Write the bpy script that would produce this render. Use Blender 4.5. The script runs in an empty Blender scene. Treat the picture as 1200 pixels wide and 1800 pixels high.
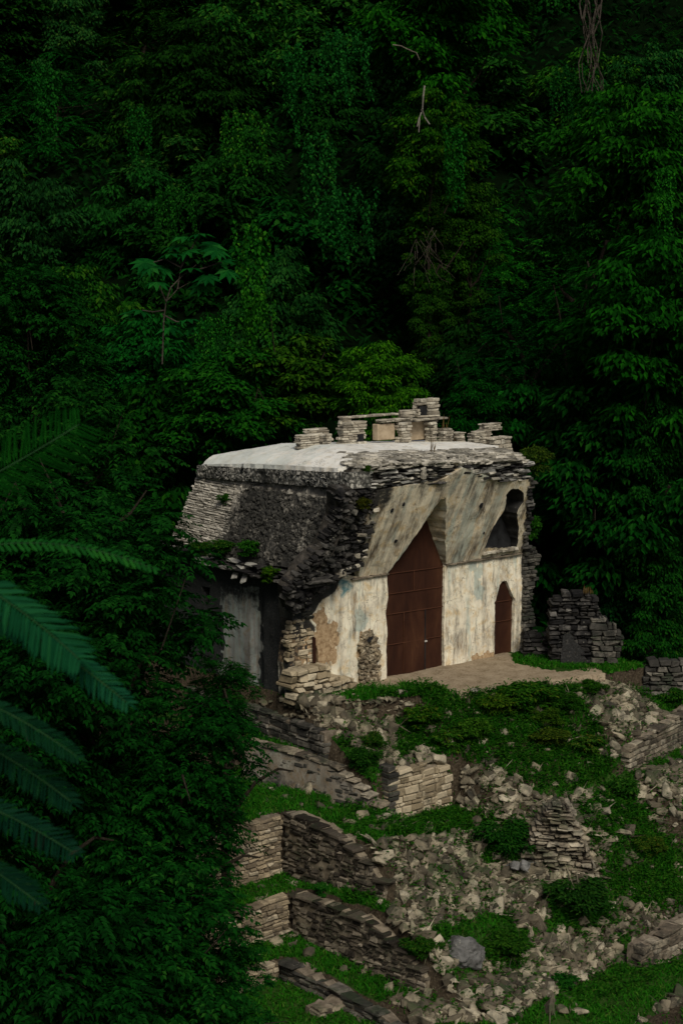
import bpy, math, random
from math import sin, cos, pi, radians, sqrt, atan2, atan
from mathutils import Vector as V, Matrix, noise, geometry
import numpy as np
S = bpy.context.scene
COL = S.collection
rnd = random.Random(7)

# ---------------------------------------------------------------- camera model
F, YH, D, TX = 3136., 450., 52., radians(49.6)
PIT = atan((900 - YH) / F)
vh = V((cos(TX), sin(TX), 0)); rt = V((sin(TX), -cos(TX), 0)); zz = V((0, 0, 1))
fw = cos(PIT) * vh - sin(PIT) * zz; upv = sin(PIT) * vh + cos(PIT) * zz
def ray(px, py): return fw + (px - 600) / F * rt - (py - 900) / F * upv
CAM = -D * ray(680, 1192)
def at(px, py, ax, val):
    d = ray(px, py); return CAM + d * ((val - CAM[ax]) / d[ax])
def atd(px, py, d): return CAM + ray(px, py) * d
def onpl(px, py, pl):
    d = ray(px, py); o, n = pl
    return CAM + d * ((o - CAM).dot(n) / d.dot(n))
def pl3(a, b, c):
    a, b, c = V(a), V(b), V(c); return (a, (b - a).cross(c - a).normalized())
def pix(p):
    q = p - CAM; d = q.dot(fw)
    return (600 + F * q.dot(rt) / d, 900 - F * q.dot(upv) / d)
def inpoly(x, y, poly):
    r = False; j = len(poly) - 1
    for i in range(len(poly)):
        xi, yi = poly[i]; xj, yj = poly[j]
        if (yi > y) != (yj > y) and x < (xj - xi) * (y - yi) / (yj - yi) + xi: r = not r
        j = i
    return r
def interp(x, pts):
    if x <= pts[0][0]: return pts[0][1]
    for (a, b), (c, d) in zip(pts, pts[1:]):
        if x <= c: return b + (d - b) * (x - a) / (c - a)
    return pts[-1][1]
def sst(a, b, x):
    t = min(1, max(0, (x - a) / (b - a))); return t * t * (3 - 2 * t)
def fbm(x, y, z=0, s=1., o=3):
    return noise.fractal(V((x * s, y * s, z * s)), 1., 2., o)

# ---------------------------------------------------------------- mesh builder
class MB:
    def __init__(s): s.v = []; s.f = []; s.m = []; s.a = {}; s.mats = []
    def mi(s, mat):
        if mat not in s.mats: s.mats.append(mat)
        return s.mats.index(mat)
    def add(s, vs, fs, mat, attr=None):
        o = len(s.v); s.v.extend([tuple(q) for q in vs]); i = s.mi(mat)
        for f in fs: s.f.append(tuple(o + k for k in f)); s.m.append(i)
        if attr:
            for k, c in enumerate(attr): s.a[o + k] = c
    def mesh(s, name, smooth=False):
        me = bpy.data.meshes.new(name); me.from_pydata(s.v, [], s.f)
        for m in s.mats: me.materials.append(m)
        if s.m: me.polygons.foreach_set('material_index', s.m)
        if smooth: me.polygons.foreach_set('use_smooth', [True] * len(s.f))
        if s.a:
            at_ = me.attributes.new('mask', 'FLOAT_COLOR', 'POINT')
            d = np.zeros(len(s.v) * 4, dtype=np.float32)
            for k, c in s.a.items(): d[4 * k:4 * k + 4] = c
            at_.data.foreach_set('color', d)
        me.update(); return me
    def build(s, name, parent=None, smooth=False):
        o = bpy.data.objects.new(name, s.mesh(name, smooth)); COL.objects.link(o)
        if parent:
            o.parent = parent
            if parent.location.length > 0: o.matrix_parent_inverse = Matrix.Translation(-parent.location)
        return o
def tag(o, label, cat, group=None):
    o['label'] = label; o['category'] = cat
    if group: o['group'] = group
    return o
def thing(name, label, cat, loc=(0, 0, 0), group=None):
    o = bpy.data.objects.new(name, None); COL.objects.link(o); o.location = loc
    o.empty_display_size = .2
    return tag(o, label, cat, group)
def setting(o, kind='structure'): o['kind'] = kind; return o

def rdir0(r):
    return V((r.gauss(0, 1), r.gauss(0, 1), r.gauss(0, 1))).normalized()
_CH = None
def chbox(mb, c, ax, ay, az, hx, hy, hz, ch, jit, mat, r=rnd, attr=None):
    """chamfered, corner-jittered block: one stone"""
    P = {}
    for sx in (-1, 1):
        for sy in (-1, 1):
            for sz in (-1, 1):
                P[sx, sy, sz] = (sx * hx * (1 + r.uniform(-jit, jit)), sy * hy * (1 + r.uniform(-jit, jit)), sz * hz * (1 + r.uniform(-jit, jit)))
    global _CH
    if _CH is None:
        idx = {}; fs = []; k = 0
        for key in P:
            for a in range(3): idx[key, a] = k; k += 1
        cyc = {0: (1, 2), 1: (2, 0), 2: (0, 1)}
        for a in range(3):
            b, cc = cyc[a]
            for s_ in (-1, 1):
                q = []
                for sb, sc in ((-1, -1), (1, -1), (1, 1), (-1, 1)):
                    key = [0, 0, 0]; key[a] = s_; key[b] = sb; key[cc] = sc; q.append(idx[tuple(key), a])
                fs.append(tuple(q if s_ > 0 else q[::-1]))
            for sb in (-1, 1):
                for sc in (-1, 1):
                    k0 = [0, 0, 0]; k1 = [0, 0, 0]; k0[a] = -1; k1[a] = 1
                    k0[b] = k1[b] = sb; k0[cc] = k1[cc] = sc; k0 = tuple(k0); k1 = tuple(k1)
                    q = (idx[k0, b], idx[k1, b], idx[k1, cc], idx[k0, cc])
                    fs.append(q if sb * sc > 0 else q[::-1])
        for key in P:
            q = (idx[key, 0], idx[key, 1], idx[key, 2]); fs.append(q if key[0] * key[1] * key[2] > 0 else q[::-1])
        _CH = fs
    vs = []
    ch = min(ch, .45 * min(hx, hy, hz))
    for key, p in P.items():
        for a in range(3):
            q = [p[i] - (0 if i == a else key[i] * ch) for i in range(3)]
            vs.append(c + ax * q[0] + ay * q[1] + az * q[2])
    mb.add(vs, _CH, mat, [attr] * 24 if attr else None)

def tube(mb, pts, rad, mat, n=6):
    pts = [V(p) for p in pts]; vs = []; fs = []
    for i, p in enumerate(pts):
        t = (pts[min(i + 1, len(pts) - 1)] - pts[max(i - 1, 0)]).normalized()
        a = t.cross(V((.3, .5, .8))).normalized(); b = t.cross(a)
        r = rad[i] if isinstance(rad, (list, tuple)) else rad
        for k in range(n):
            vs.append(p + a * (r * cos(2 * pi * k / n)) + b * (r * sin(2 * pi * k / n)))
    for i in range(len(pts) - 1):
        for k in range(n):
            fs.append((i * n + k, i * n + (k + 1) % n, (i + 1) * n + (k + 1) % n, (i + 1) * n + k))
    fs.append(tuple(range((len(pts) - 1) * n, len(pts) * n)))
    mb.add(vs, fs, mat)

def sheet(mb, outer, fn, mat, res=.15, holes=(), thick=None, jit=.35, attr=None, edge_jit=0., r=rnd, lining=None):
    """triangulated panel of an outline with holes; fn(u, v) -> 3-D point; thick(u, v, p) -> offset of its back"""
    loops = []
    for lp in [outer] + list(holes):
        q = []
        for i in range(len(lp)):
            a = V(lp[i]); b = V(lp[(i + 1) % len(lp)]); n = max(1, int((b - a).length / res))
            for k in range(n):
                p = a.lerp(b, k / n)
                if edge_jit and k: p = p + V((r.uniform(-1, 1), r.uniform(-1, 1))) * edge_jit
                q.append((p.x, p.y))
        loops.append(q)
    vs = []; ed = []
    for q in loops:
        o = len(vs); vs += [V(p) for p in q]; ed += [(o + i, o + (i + 1) % len(q)) for i in range(len(q))]
    us = [p[0] for p in loops[0]]; ws = [p[1] for p in loops[0]]
    y = min(ws) + res / 2; 
    while y < max(ws):
        x = min(us) + res / 2
        while x < max(us):
            px, py = x + r.uniform(-jit, jit) * res, y + r.uniform(-jit, jit) * res
            if inpoly(px, py, loops[0]) and not any(inpoly(px, py, h) for h in loops[1:]): vs.append(V((px, py)))
            x += res
        y += res
    ov, oe, of, *_ = geometry.delaunay_2d_cdt(vs, ed, [], 0, 1e-5)
    keep = []
    for f in of:
        cx = sum(ov[i].x for i in f) / len(f); cy = sum(ov[i].y for i in f) / len(f)
        if inpoly(cx, cy, loops[0]) and not any(inpoly(cx, cy, h) for h in loops[1:]): keep.append(tuple(f))
    P = [fn(p.x, p.y) for p in ov]
    if keep:
        f = keep[0]; n = (P[f[1]] - P[f[0]]).cross(P[f[2]] - P[f[0]])
        flip = n.dot(CAM - P[f[0]]) < 0
        if flip: keep = [f[::-1] for f in keep]
    fs = list(keep); nv = len(P); A = [attr(ov[i].x, ov[i].y, P[i]) for i in range(nv)] if attr else None
    if thick:
        cnt = {}
        for f in keep:
            for i in range(len(f)):
                a, b = f[i], f[(i + 1) % len(f)]
                k = (min(a, b), max(a, b)); cnt.setdefault(k, []).append((a, b))
        Bk = [P[i] + thick(ov[i].x, ov[i].y, P[i]) for i in range(nv)]
        sv = []; sf = []; sa = []; ring = {}; lv = []; lf = []
        def inhole(i): return any(min((V((ov[i].x, ov[i].y)) - V(q)).length for q in h) < 1e-3 for h in loops[1:])
        for k, l in cnt.items():
            if len(l) == 1:
                a, b = l[0]; q = [P[b], P[a], Bk[a], Bk[b]]
                if lining and inhole(a): lf.append(tuple(range(len(lv), len(lv) + 4))); lv += q
                else:
                    sf.append(tuple(range(len(sv), len(sv) + 4))); sv += q
                    if A: sa += [A[b], A[a], A[a], A[b]]
        if sv: mb.add(sv, sf, mat, sa if A else None)
        if lv: mb.add(lv, lf, lining)
        mb.add(Bk, [f[::-1] for f in keep], mat, A)
    mb.add(P, fs, mat, A)

def masonry(mb, poly, pl, uax, mat, ch=(.12, .2), cl=(.2, .45), dep=.3, prot=.03, jit=.12, gap=.012, r=rnd, chf=.02, miss=.0, attr=None, lean=0.):
    """courses of stones filling a world-space outline on a plane"""
    o, n = pl; n = n.normalized()
    if n.dot(CAM - o) < 0: n = -n
    u = (uax - n * uax.dot(n)).normalized(); w = n.cross(u)
    if w.z < 0: w = -w
    q = [((p - o).dot(u), (p - o).dot(w)) for p in poly]
    y = min(p[1] for p in q); ymax = max(p[1] for p in q)
    while y < ymax - .03:
        h = r.uniform(*ch); ym = y + h / 2; xs = []
        for i in range(len(q)):
            (x0, y0), (x1, y1) = q[i], q[(i + 1) % len(q)]
            if (y0 > ym) != (y1 > ym): xs.append(x0 + (ym - y0) / (y1 - y0) * (x1 - x0))
        xs.sort()
        for a, b in zip(xs[::2], xs[1::2]):
            x = a - r.uniform(0, .1)
            while x < b - .04:
                L = r.uniform(*cl)
                if x + L > b: L = max(.08, b - x + r.uniform(-.05, .08))
                if r.random() > miss:
                    pr = r.uniform(-prot, prot) ; dd = dep * r.uniform(.7, 1.1)
                    hh = h * r.uniform(.86, 1.0)
                    c = o + u * (x + L / 2) + w * (y + h / 2) + n * (pr - dd / 2)
                    tl = r.uniform(-.04, .04); uu = (u + w * tl).normalized(); ww = n.cross(uu)
                    if ww.z < 0: ww = -ww
                    chbox(mb, c, uu, n, ww, L / 2 - gap, dd / 2, hh / 2 - gap * .6, chf, jit, mat, r, attr(c) if attr else None)
                x += L
        y += h

# ---------------------------------------------------------------- materials
def newmat(name):
    m = bpy.data.materials.new(name); m.use_nodes = True; nt = m.node_tree
    return m, nt, nt.nodes['Principled BSDF']
def N(nt, t, **k):
    n = nt.nodes.new('ShaderNode' + t)
    for a, b in k.items():
        if a.startswith('i_'):
            kk = a[2:]; n.inputs[int(kk) if kk.isdigit() else kk.replace('_', ' ')].default_value = b
        else: setattr(n, a, b)
    return n
def L(nt, a, b): nt.links.new(a, b)
def ramp(nt, fac, stops):
    n = N(nt, 'ValToRGB'); e = n.color_ramp.elements
    while len(e) < len(stops): e.new(.5)
    for x, (p, c) in zip(e, stops): x.position = p; x.color = (c, c, c, 1) if isinstance(c, (int, float)) else (*c, 1)
    L(nt, fac, n.inputs[0]); return n.outputs[0]
def nz(nt, co, scale, detail=5, rough=.6, dist=0.):
    n = N(nt, 'TexNoise', i_Scale=scale, i_Detail=detail, i_Roughness=rough, i_Distortion=dist); L(nt, co, n.inputs['Vector']); return n.outputs[0]
def mix(nt, fac, a, b, blend='MIX'):
    n = N(nt, 'Mix', data_type='RGBA', blend_type=blend)
    for s, i in ((fac, 0), (a, 6), (b, 7)):
        if isinstance(s, (int, float)): n.inputs[i].default_value = s
        elif isinstance(s, tuple): n.inputs[i].default_value = (*s, 1)
        else: L(nt, s, n.inputs[i])
    return n.outputs[2]
def mth(nt, op, a, b=0., clamp=False):
    n = N(nt, 'Math', operation=op, use_clamp=clamp)
    for s, i in ((a, 0), (b, 1)):
        if isinstance(s, (int, float)): n.inputs[i].default_value = s
        else: L(nt, s, n.inputs[i])
    return n.outputs[0]
def coords(nt, scale=None):
    c = N(nt, 'TexCoord').outputs['Object']
    if scale:
        m = N(nt, 'Mapping'); m.inputs['Scale'].default_value = scale; L(nt, c, m.inputs[0]); return m.outputs[0]
    return c
def finish(nt, b, col, h, strength=.5, dist=.02, rough=.9, spec=.15):
    L(nt, col, b.inputs['Base Color']); b.inputs['Roughness'].default_value = rough
    b.inputs['Specular IOR Level'].default_value = spec
    if h is not None:
        bp = N(nt, 'Bump', i_Strength=strength, i_Distance=dist); L(nt, h, bp.inputs['Height']); L(nt, bp.outputs[0], b.inputs['Normal'])
def maskch(nt):
    a = N(nt, 'Attribute', attribute_name='mask'); s = N(nt, 'SeparateColor'); L(nt, a.outputs['Color'], s.inputs[0]); return s.outputs

def m_stone(name, stops, mold=.45, moldcol=(.018, .019, .017), moldscale=.9, usemask=False, moss=0., world=False):
    m, nt, b = newmat(name); co = coords(nt)
    if world: co = N(nt, 'NewGeometry').outputs['Position']
    ri = N(nt, 'NewGeometry').outputs['Random Per Island']
    fine = nz(nt, co, 14, 6, .7)
    f = mth(nt, 'ADD', mth(nt, 'MULTIPLY', ri, .72), mth(nt, 'MULTIPLY', fine, .34))
    col = ramp(nt, f, stops)
    big = nz(nt, co, moldscale, 6, .72, .4)
    spk = nz(nt, co, 7, 6, .75)
    k = mth(nt, 'ADD', mth(nt, 'MULTIPLY', big, .6), mth(nt, 'MULTIPLY', spk, .4))
    if usemask:
        k = mth(nt, 'ADD', k, mth(nt, 'MULTIPLY', maskch(nt)[0], .42))
    mk = ramp(nt, k, [(1 - mold - .12, 0.), (1 - mold + .08, 1.)])
    col = mix(nt, mth(nt, 'MULTIPLY', mk, .93), col, moldcol)
    # pale lichen specks
    vo = N(nt, 'TexVoronoi', i_Scale=9.); L(nt, co, vo.inputs['Vector'])
    lk = mth(nt, 'MULTIPLY', ramp(nt, vo.outputs['Distance'], [(.10, 1.), (.2, 0.)]), ramp(nt, nz(nt, co, 2.3), [(.5, 0.), (.65, .55)]))
    col = mix(nt, lk, col, (.42, .41, .34))
    if moss:
        nrm = N(nt, 'NewGeometry').outputs['Normal']; sp = N(nt, 'SeparateXYZ'); L(nt, nrm, sp.inputs[0])
        ms = mth(nt, 'MULTIPLY', ramp(nt, sp.outputs[2], [(.3, 0.), (.8, 1.)]), ramp(nt, nz(nt, co, 1.6), [(.48, 0.), (.6, moss)]))
        col = mix(nt, ms, col, (.02, .055, .012))
    h = mth(nt, 'ADD', fine, mth(nt, 'MULTIPLY', nz(nt, co, 45, 4), .4))
    finish(nt, b, col, h, .7, .03)
    return m

def m_plaster(name, base, streak=.5, stretch=(7, 7, .6), teal=.4, grime=.5, rot=None, wear=1., lo=.5):
    m, nt, b = newmat(name); co = coords(nt)
    mp = N(nt, 'Mapping'); mp.inputs['Scale'].default_value = stretch
    if rot: mp.inputs['Rotation'].default_value = rot
    L(nt, co, mp.inputs[0]); sc = mp.outputs[0]
    ch = maskch(nt)
    n1 = nz(nt, co, 1.3, 8, .7, .3); n2 = nz(nt, co, 3.4, 7, .68, .5); n3 = nz(nt, co, 22, 5, .7)
    col = ramp(nt, n1, [(.32, tuple(c * (1 - .38 * wear) for c in base)), (.47, base), (.66, tuple(min(.86, c * 1.15) for c in base))])
    col = mix(nt, ramp(nt, n2, [(.5, 0.), (.64, .85 * wear)]), col, (base[0] * .86, base[1] * .72, base[2] * .52))
    col = mix(nt, ramp(nt, nz(nt, co, 1.7, 8, .7, .6), [(.55, 0.), (.66, .7 * wear)]), col, (.27, .27, .235))        # ochre
    tm = mth(nt, 'ADD', nz(nt, sc, .8, 6, .65), mth(nt, 'MULTIPLY', ch[2], .35))
    col = mix(nt, ramp(nt, tm, [(.54, 0.), (.66, teal)]), col, (.30, .42, .41))                                        # blue-grey paint
    bp_ = mth(nt, 'MULTIPLY', mth(nt, 'GREATER_THAN', ch[2], 1.12), ramp(nt, n2, [(.38, 0.), (.5, .9)]))
    col = mix(nt, bp_, col, (.13, .29, .32))
    st = nz(nt, sc, 1.3, 8, .72, .2)
    stm = mth(nt, 'MULTIPLY', ramp(nt, st, [(lo, 0.), (lo + .16, 1.)]), ramp(nt, nz(nt, co, .8, 4), [(.38, .15), (.62, 1.)]))
    col = mix(nt, mth(nt, 'MULTIPLY', stm, streak), col, (.075, .06, .045))
    st2 = nz(nt, sc, 3.1, 7, .75, .5); col = mix(nt, mth(nt, 'MULTIPLY', ramp(nt, st2, [(.53, 0.), (.68, streak)]), ramp(nt, nz(nt, co, .7, 5, .6), [(.45, 0.), (.6, 1.)])), col, (.20, .125, .065))
    # bare patches where the coat has fallen
    bm = mth(nt, 'ADD', mth(nt, 'MULTIPLY', n2, .5), mth(nt, 'MULTIPLY', ch[1], .62))
    bk = ramp(nt, bm, [(.56, 0.), (.6, 1.)])
    col = mix(nt, bk, col, ramp(nt, nz(nt, co, 9, 6, .7), [(.35, (.20, .13, .07)), (.55, (.42, .30, .18)), (.7, (.52, .42, .28))]))
    # cracks
    vo = N(nt, 'TexVoronoi', feature='DISTANCE_TO_EDGE', i_Scale=1.5)
    wob = N(nt, 'TexNoise', i_Scale=3., i_Detail=4.); L(nt, co, wob.inputs['Vector'])
    va = N(nt, 'VectorMath', operation='MULTIPLY_ADD'); L(nt, wob.outputs[1], va.inputs[0]); va.inputs[1].default_value = (1.1, 1.1, 1.1); L(nt, co, va.inputs[2])
    L(nt, va.outputs[0], vo.inputs['Vector'])
    ck = mth(nt, 'MULTIPLY', ramp(nt, vo.outputs['Distance'], [(.0, 1.), (.014, 0.)]), ramp(nt, nz(nt, co, 1.9, 3), [(.44, 0.), (.56, .85)]))
    col = mix(nt, ck, col, (.07, .055, .04))
    # black mould
    mo = mth(nt, 'ADD', mth(nt, 'ADD', mth(nt, 'MULTIPLY', nz(nt, co, 2.4, 8, .76, .4), .62), mth(nt, 'MULTIPLY', st, .25)), mth(nt, 'MULTIPLY', ch[0], .55))
    mk = ramp(nt, mo, [(.60 + .1 * (1 - grime), 0.), (.74 + .1 * (1 - grime), .96)])
    col = mix(nt, mk, col, ramp(nt, n3, [(.4, (.009, .010, .011)), (.62, (.03, .032, .034)), (.72, (.10, .10, .095))]))
    # pitting
    pit = ramp(nt, n3, [(.62, 0.), (.7, .5)]); col = mix(nt, pit, col, (.16, .12, .08))
    h = mth(nt, 'SUBTRACT', mth(nt, 'ADD', mth(nt, 'MULTIPLY', n2, .8), mth(nt, 'MULTIPLY', n3, .35)), mth(nt, 'ADD', mth(nt, 'MULTIPLY', bk, .5), mth(nt, 'MULTIPLY', ck, .5)))
    finish(nt, b, col, h, .55, .04)
    return m

def m_leaf(name, stops, trans=.22, hue=.5, spec=.03, rough=.65, dark=1):
    m, nt, b = newmat(name)
    ri = N(nt, 'NewGeometry').outputs['Random Per Island']; oi = N(nt, 'ObjectInfo')
    f = mth(nt, 'ADD', mth(nt, 'MULTIPLY', ri, .75), mth(nt, 'MULTIPLY', oi.outputs['Random'], .25))
    col = ramp(nt, f, stops)
    col = mix(nt, 1., col, oi.outputs['Color'], 'MULTIPLY')
    if dark != 1: col = mix(nt, 1., col, (dark, dark, dark), 'MULTIPLY')
    L(nt, col, b.inputs['Base Color']); b.inputs['Roughness'].default_value = rough; b.inputs['Specular IOR Level'].default_value = spec
    tr = N(nt, 'BsdfTranslucent'); L(nt, mix(nt, 1., col, (1., 1.3, .5), 'MULTIPLY'), tr.inputs[0])
    ms = N(nt, 'MixShader', i_0=trans); L(nt, b.outputs[0], ms.inputs[1]); L(nt, tr.outputs[0], ms.inputs[2])
    L(nt, ms.outputs[0], nt.nodes['Material Output'].inputs[0])
    return m

RUBC = [(.05, (.026, .023, .017)), (.3, (.105, .09, .064)), (.55, (.225, .195, .138)), (.8, (.375, .33, .24)), (1., (.58, .535, .42))]
LIME = [(.05, (.045, .036, .027)), (.2, (.13, .105, .078)), (.4, (.27, .225, .165)), (.65, (.40, .345, .26)), (.88, (.52, .465, .365)), (1., (.60, .56, .47))]
GREY = [(.0, (.05, .05, .05)), (.3, (.14, .14, .135)), (.6, (.27, .265, .25)), (.85, (.42, .415, .39)), (1., (.55, .545, .51))]
DARKS = [(.1, (.012, .012, .012)), (.45, (.045, .043, .04)), (.7, (.10, .095, .088)), (.9, (.26, .25, .23)), (1., (.4, .39, .36))]
M_RUB = m_stone('rubble_limestone', RUBC, .44, moldscale=1.3, moss=.5, world=True)
M_FLANK = m_stone('flank_stone', [(.1, (.014, .011, .009)), (.42, (.038, .032, .025)), (.68, (.085, .072, .056)), (.87, (.21, .18, .14)), (1., (.36, .32, .26))], .36, moldscale=1.4, moss=.25)
M_MORTL = None
M_WALLST = m_stone('wall_limestone', LIME, .49, moldscale=1.1, moss=.3)
M_ROOFST = m_stone('roof_flagstone', [(.05, (.10, .095, .085)), (.35, (.32, .30, .25)), (.7, (.54, .51, .44)), (1., (.70, .67, .59))], .45, moldscale=1.6)
M_COMB = m_stone('comb_limestone', [(.05, (.16, .14, .11)), (.4, (.37, .335, .27)), (.75, (.52, .485, .40)), (1., (.62, .59, .51))], .41, moldscale=2.2)
M_MANS = m_stone('mansard_stone', [(.1, (.16, .15, .13)), (.45, (.34, .32, .28)), (.8, (.48, .455, .40)), (1., (.58, .555, .50))], .30, moldcol=(.010, .011, .011), moldscale=1.4, usemask=True)
M_CORN = m_stone('cornice_stone', [(.0, (.08, .08, .075)), (.3, (.2, .2, .19)), (.6, (.34, .335, .31)), (1., (.55, .54, .5))], .43, moldcol=(.016, .017, .016), moldscale=1.3)
M_CORE = m_stone('broken_core', DARKS, .52, moldcol=(.008, .008, .009), moldscale=1.4)
M_TAN = m_stone('tan_masonry', [(.05, (.07, .055, .038)), (.35, (.20, .16, .11)), (.7, (.36, .295, .20)), (1., (.50, .45, .35))], .43, moldscale=2.2)
M_BLOCK = m_stone('block_stone', [(.05, (.10, .08, .05)), (.3, (.27, .22, .145)), (.6, (.42, .355, .25)), (1., (.54, .48, .36))], .38, moldscale=1.6)
M_DARKST = m_stone('dark_stone', [(.1, (.02, .019, .018)), (.4, (.08, .075, .066)), (.7, (.18, .165, .14)), (1., (.32, .3, .26))], .5, moldscale=1.4, moss=.3)  # darker stone tones than the limestone walls
M_PL = m_plaster('wall_plaster', (.77, .715, .58), .95, (3.2, 3.2, .5), .6, .72, lo=.47)
M_VAULT = m_plaster('vault_plaster', (.74, .67, .52), 1., (3.0, .55, .45), .5, .64, lo=.45)
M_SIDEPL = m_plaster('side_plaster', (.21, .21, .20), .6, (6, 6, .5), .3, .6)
M_ROOFPL = m_plaster('roof_plaster', (.76, .755, .71), .10, (1.5, 1.5, 1.5), .3, .0, wear=.45)
M_APL = m_plaster('terrace_plaster', (.17, .152, .125), .6, (3, 3, 1.4), .12, .75)

def simple(name, stops, scale, bump=.4, rough=.9, spec=.1, stretch=None, bd=.02):
    m, nt, b = newmat(name); co = coords(nt, stretch); n = nz(nt, co, scale, 7, .68, .3)
    finish(nt, b, ramp(nt, n, stops), n, bump, bd, rough, spec); return m
M_MORT = simple('mortar', [(.3, (.06, .05, .038)), (.5, (.15, .125, .095)), (.68, (.27, .23, .18))], 4)
M_MORTL = simple('lime_mortar', [(.3, (.07, .058, .042)), (.5, (.19, .16, .118)), (.68, (.30, .26, .20))], 3)
M_MORTD = simple('dark_mortar', [(.3, (.012, .012, .011)), (.5, (.035, .032, .028)), (.7, (.09, .08, .07))], 5)
M_RUST = simple('rusty_sheet', [(.3, (.019, .0075, .005)), (.5, (.036, .0138, .0078)), (.62, (.052, .021, .011)), (.72, (.085, .038, .018))], 1.6, .2, .75, .12, (1, 1, .35))
M_RAIL = simple('rusty_rail', [(.3, (.045, .018, .010)), (.6, (.07, .029, .016))], 3, .1, .7, .12)
M_STEEL = simple('worn_steel', [(.3, (.35, .33, .3)), (.6, (.5, .48, .45))], 8, .1, .5, .4)
M_KEYSHADE = simple('keyhole_shade', [(.35, (.012, .012, .013)), (.6, (.05, .05, .05)), (.75, (.16, .155, .14))], 2.5)  # plaster darkened by colour to stand in for shade in the keyhole
M_BLACK = simple('shade_black', [(.3, (.008, .008, .009)), (.7, (.03, .032, .035))], 3)  # near black that paints the shade inside openings and gaps
M_BARK = simple('bark', [(.3, (.008, .007, .005)), (.55, (.022, .018, .013)), (.75, (.05, .043, .033))], 6, .8, stretch=(3, 3, .6), bd=.04)
M_DEAD = simple('dead_wood', [(.3, (.10, .09, .075)), (.7, (.24, .225, .20))], 9, .3)
M_LIANA = simple('dark_liana', [(.3, (.02, .016, .013)), (.7, (.07, .06, .05))], 9, .3)
M_STALK = simple('green_stalk', [(.3, (.008, .04, .012)), (.7, (.02, .06, .02))], 9, .3)
M_TWIG = simple('liana_bark', [(.3, (.06, .05, .04)), (.7, (.17, .15, .12))], 9, .3)

LEAF_A = m_leaf('leaf_forest', [(.0, (.0012, .020, .0018)), (.45, (.0028, .050, .0036)), (.8, (.006, .086, .005)), (1., (.022, .130, .008))], dark=.64)
LEAF_B = m_leaf('leaf_vine', [(.0, (.0015, .024, .003)), (.5, (.0035, .056, .006)), (.85, (.010, .094, .008)), (1., (.036, .130, .014))], dark=.64)
LEAF_C = m_leaf('leaf_pinnate', [(.0, (.0012, .019, .002)), (.45, (.0032, .045, .004)), (.8, (.008, .082, .007)), (1., (.03, .128, .011))], dark=.64)
LEAF_F = m_leaf('leaf_frond', [(.0, (.004, .046, .020)), (.6, (.008, .072, .030)), (.95, (.016, .10, .032)), (1., (.08, .11, .02))], .25)
LEAF_W = m_leaf('leaf_weed', [(.0, (.004, .032, .004)), (.5, (.010, .068, .006)), (.85, (.024, .102, .010)), (1., (.075, .12, .02))])
GRASS = m_leaf('grass_blade', [(.0, (.006, .048, .003)), (.45, (.013, .098, .004)), (.83, (.028, .138, .008)), (.95, (.09, .135, .025)), (1., (.18, .145, .05))])
LITTER = m_leaf('dry_straw', [(.0, (.10, .065, .02)), (1., (.22, .15, .06))])

# ---------------------------------------------------------------- terrain
EDGE = [(-4.2, -.9), (-3, -1.2), (-1.5, -1.75), (1.2, -2.8), (3.1, -3.35), (5.2, -3.75), (8, -4.1)]
def hillz(x, y):
    q = (x - CAM.x) * vh.x + (y - CAM.y) * vh.y; l = (x - CAM.x) * rt.x + (y - CAM.y) * rt.y
    h = -5.6 + max(0, q - 57.5) * .71
    h = min(h, 27 + .1 * q)
    return h + 1.2 * fbm(x, y, 3, .09) if q > 55 else h
def zfront(x, y):
    t = interp(x, EDGE) - y
    if t <= 0: return 0.
    a = interp(t, [(0, 0), (.25, -.28), (.6, -.55), (2.2, -1.62), (3.0, -2.3), (4.2, -3.0), (5.3, -4.1), (7.4, -5.45), (7.7, -5.5)])
    wb = sst(-3.9, -3.3, x) * (1 - sst(-1.15, -.4, x))
    if wb > 0:
        bl = interp(-y, [(.9, 0), (1.6, -.45), (2.6, -1.15), (3.6, -1.38), (3.74, -2.78), (4.9, -2.92), (6.2, -3.6), (8.3, -4.8), (9.8, -5.5)])
        a = a + (min(bl, 0) - a) * wb
    wl = sst(-3.4, -4.6, x)
    if wl > 0:
        al = interp(-y, [(.9, 0), (1.7, -.5), (3.6, -1.05), (4.4, -1.75), (5.9, -2.0), (7.0, -3.2), (8.8, -3.75), (9.8, -4.7), (11.6, -5.0), (13.5, -5.5)])
        a = a + (min(al, 0) - a) * wl
    wr = sst(3.0, 3.7, x)
    if wr > 0:                                      # terrace held by the wall on the right
        yw = -6.2 + (x - 3.6) * .22
        br = interp(yw - y, [(-2.3, -.25), (-1.2, -.85), (-.45, -1.22), (-.25, -1.3), (-.12, -2.08), (1.4, -2.3), (2.4, -3.2), (4.1, -4.7), (4.15, -5.45)])
        br = min(br, a * .3) if t < .8 else br
        a = a + (br - a) * wr
    return max(a, -5.5)
XA = lambda y: -4.7 + (.5 - y) * .198
def zflank(x, y):
    wob = .10 * noise.noise(V((y * .9, x * .2, 2.)))
    x = x + wob
    if x > -3.75: s = 0.
    elif x > XA(y) + .28: s = -1.2
    elif x > -5.92: s = -2.12 - .12 * sst(0, -4, y)
    elif x > -6.68: s = -3.75 + .3 * sst(-3.5, -6, y)
    elif x > -8.0: s = -4.8 - .1 * sst(-6, -9, y)
    else: s = -5.25
    l = -5.25
    if x > -13:
        if y > -2.72: l = -2.12
        elif y > -3.97: l = -3.75
        elif y > -5.17: l = -4.8
    return max(s, l)
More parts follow.
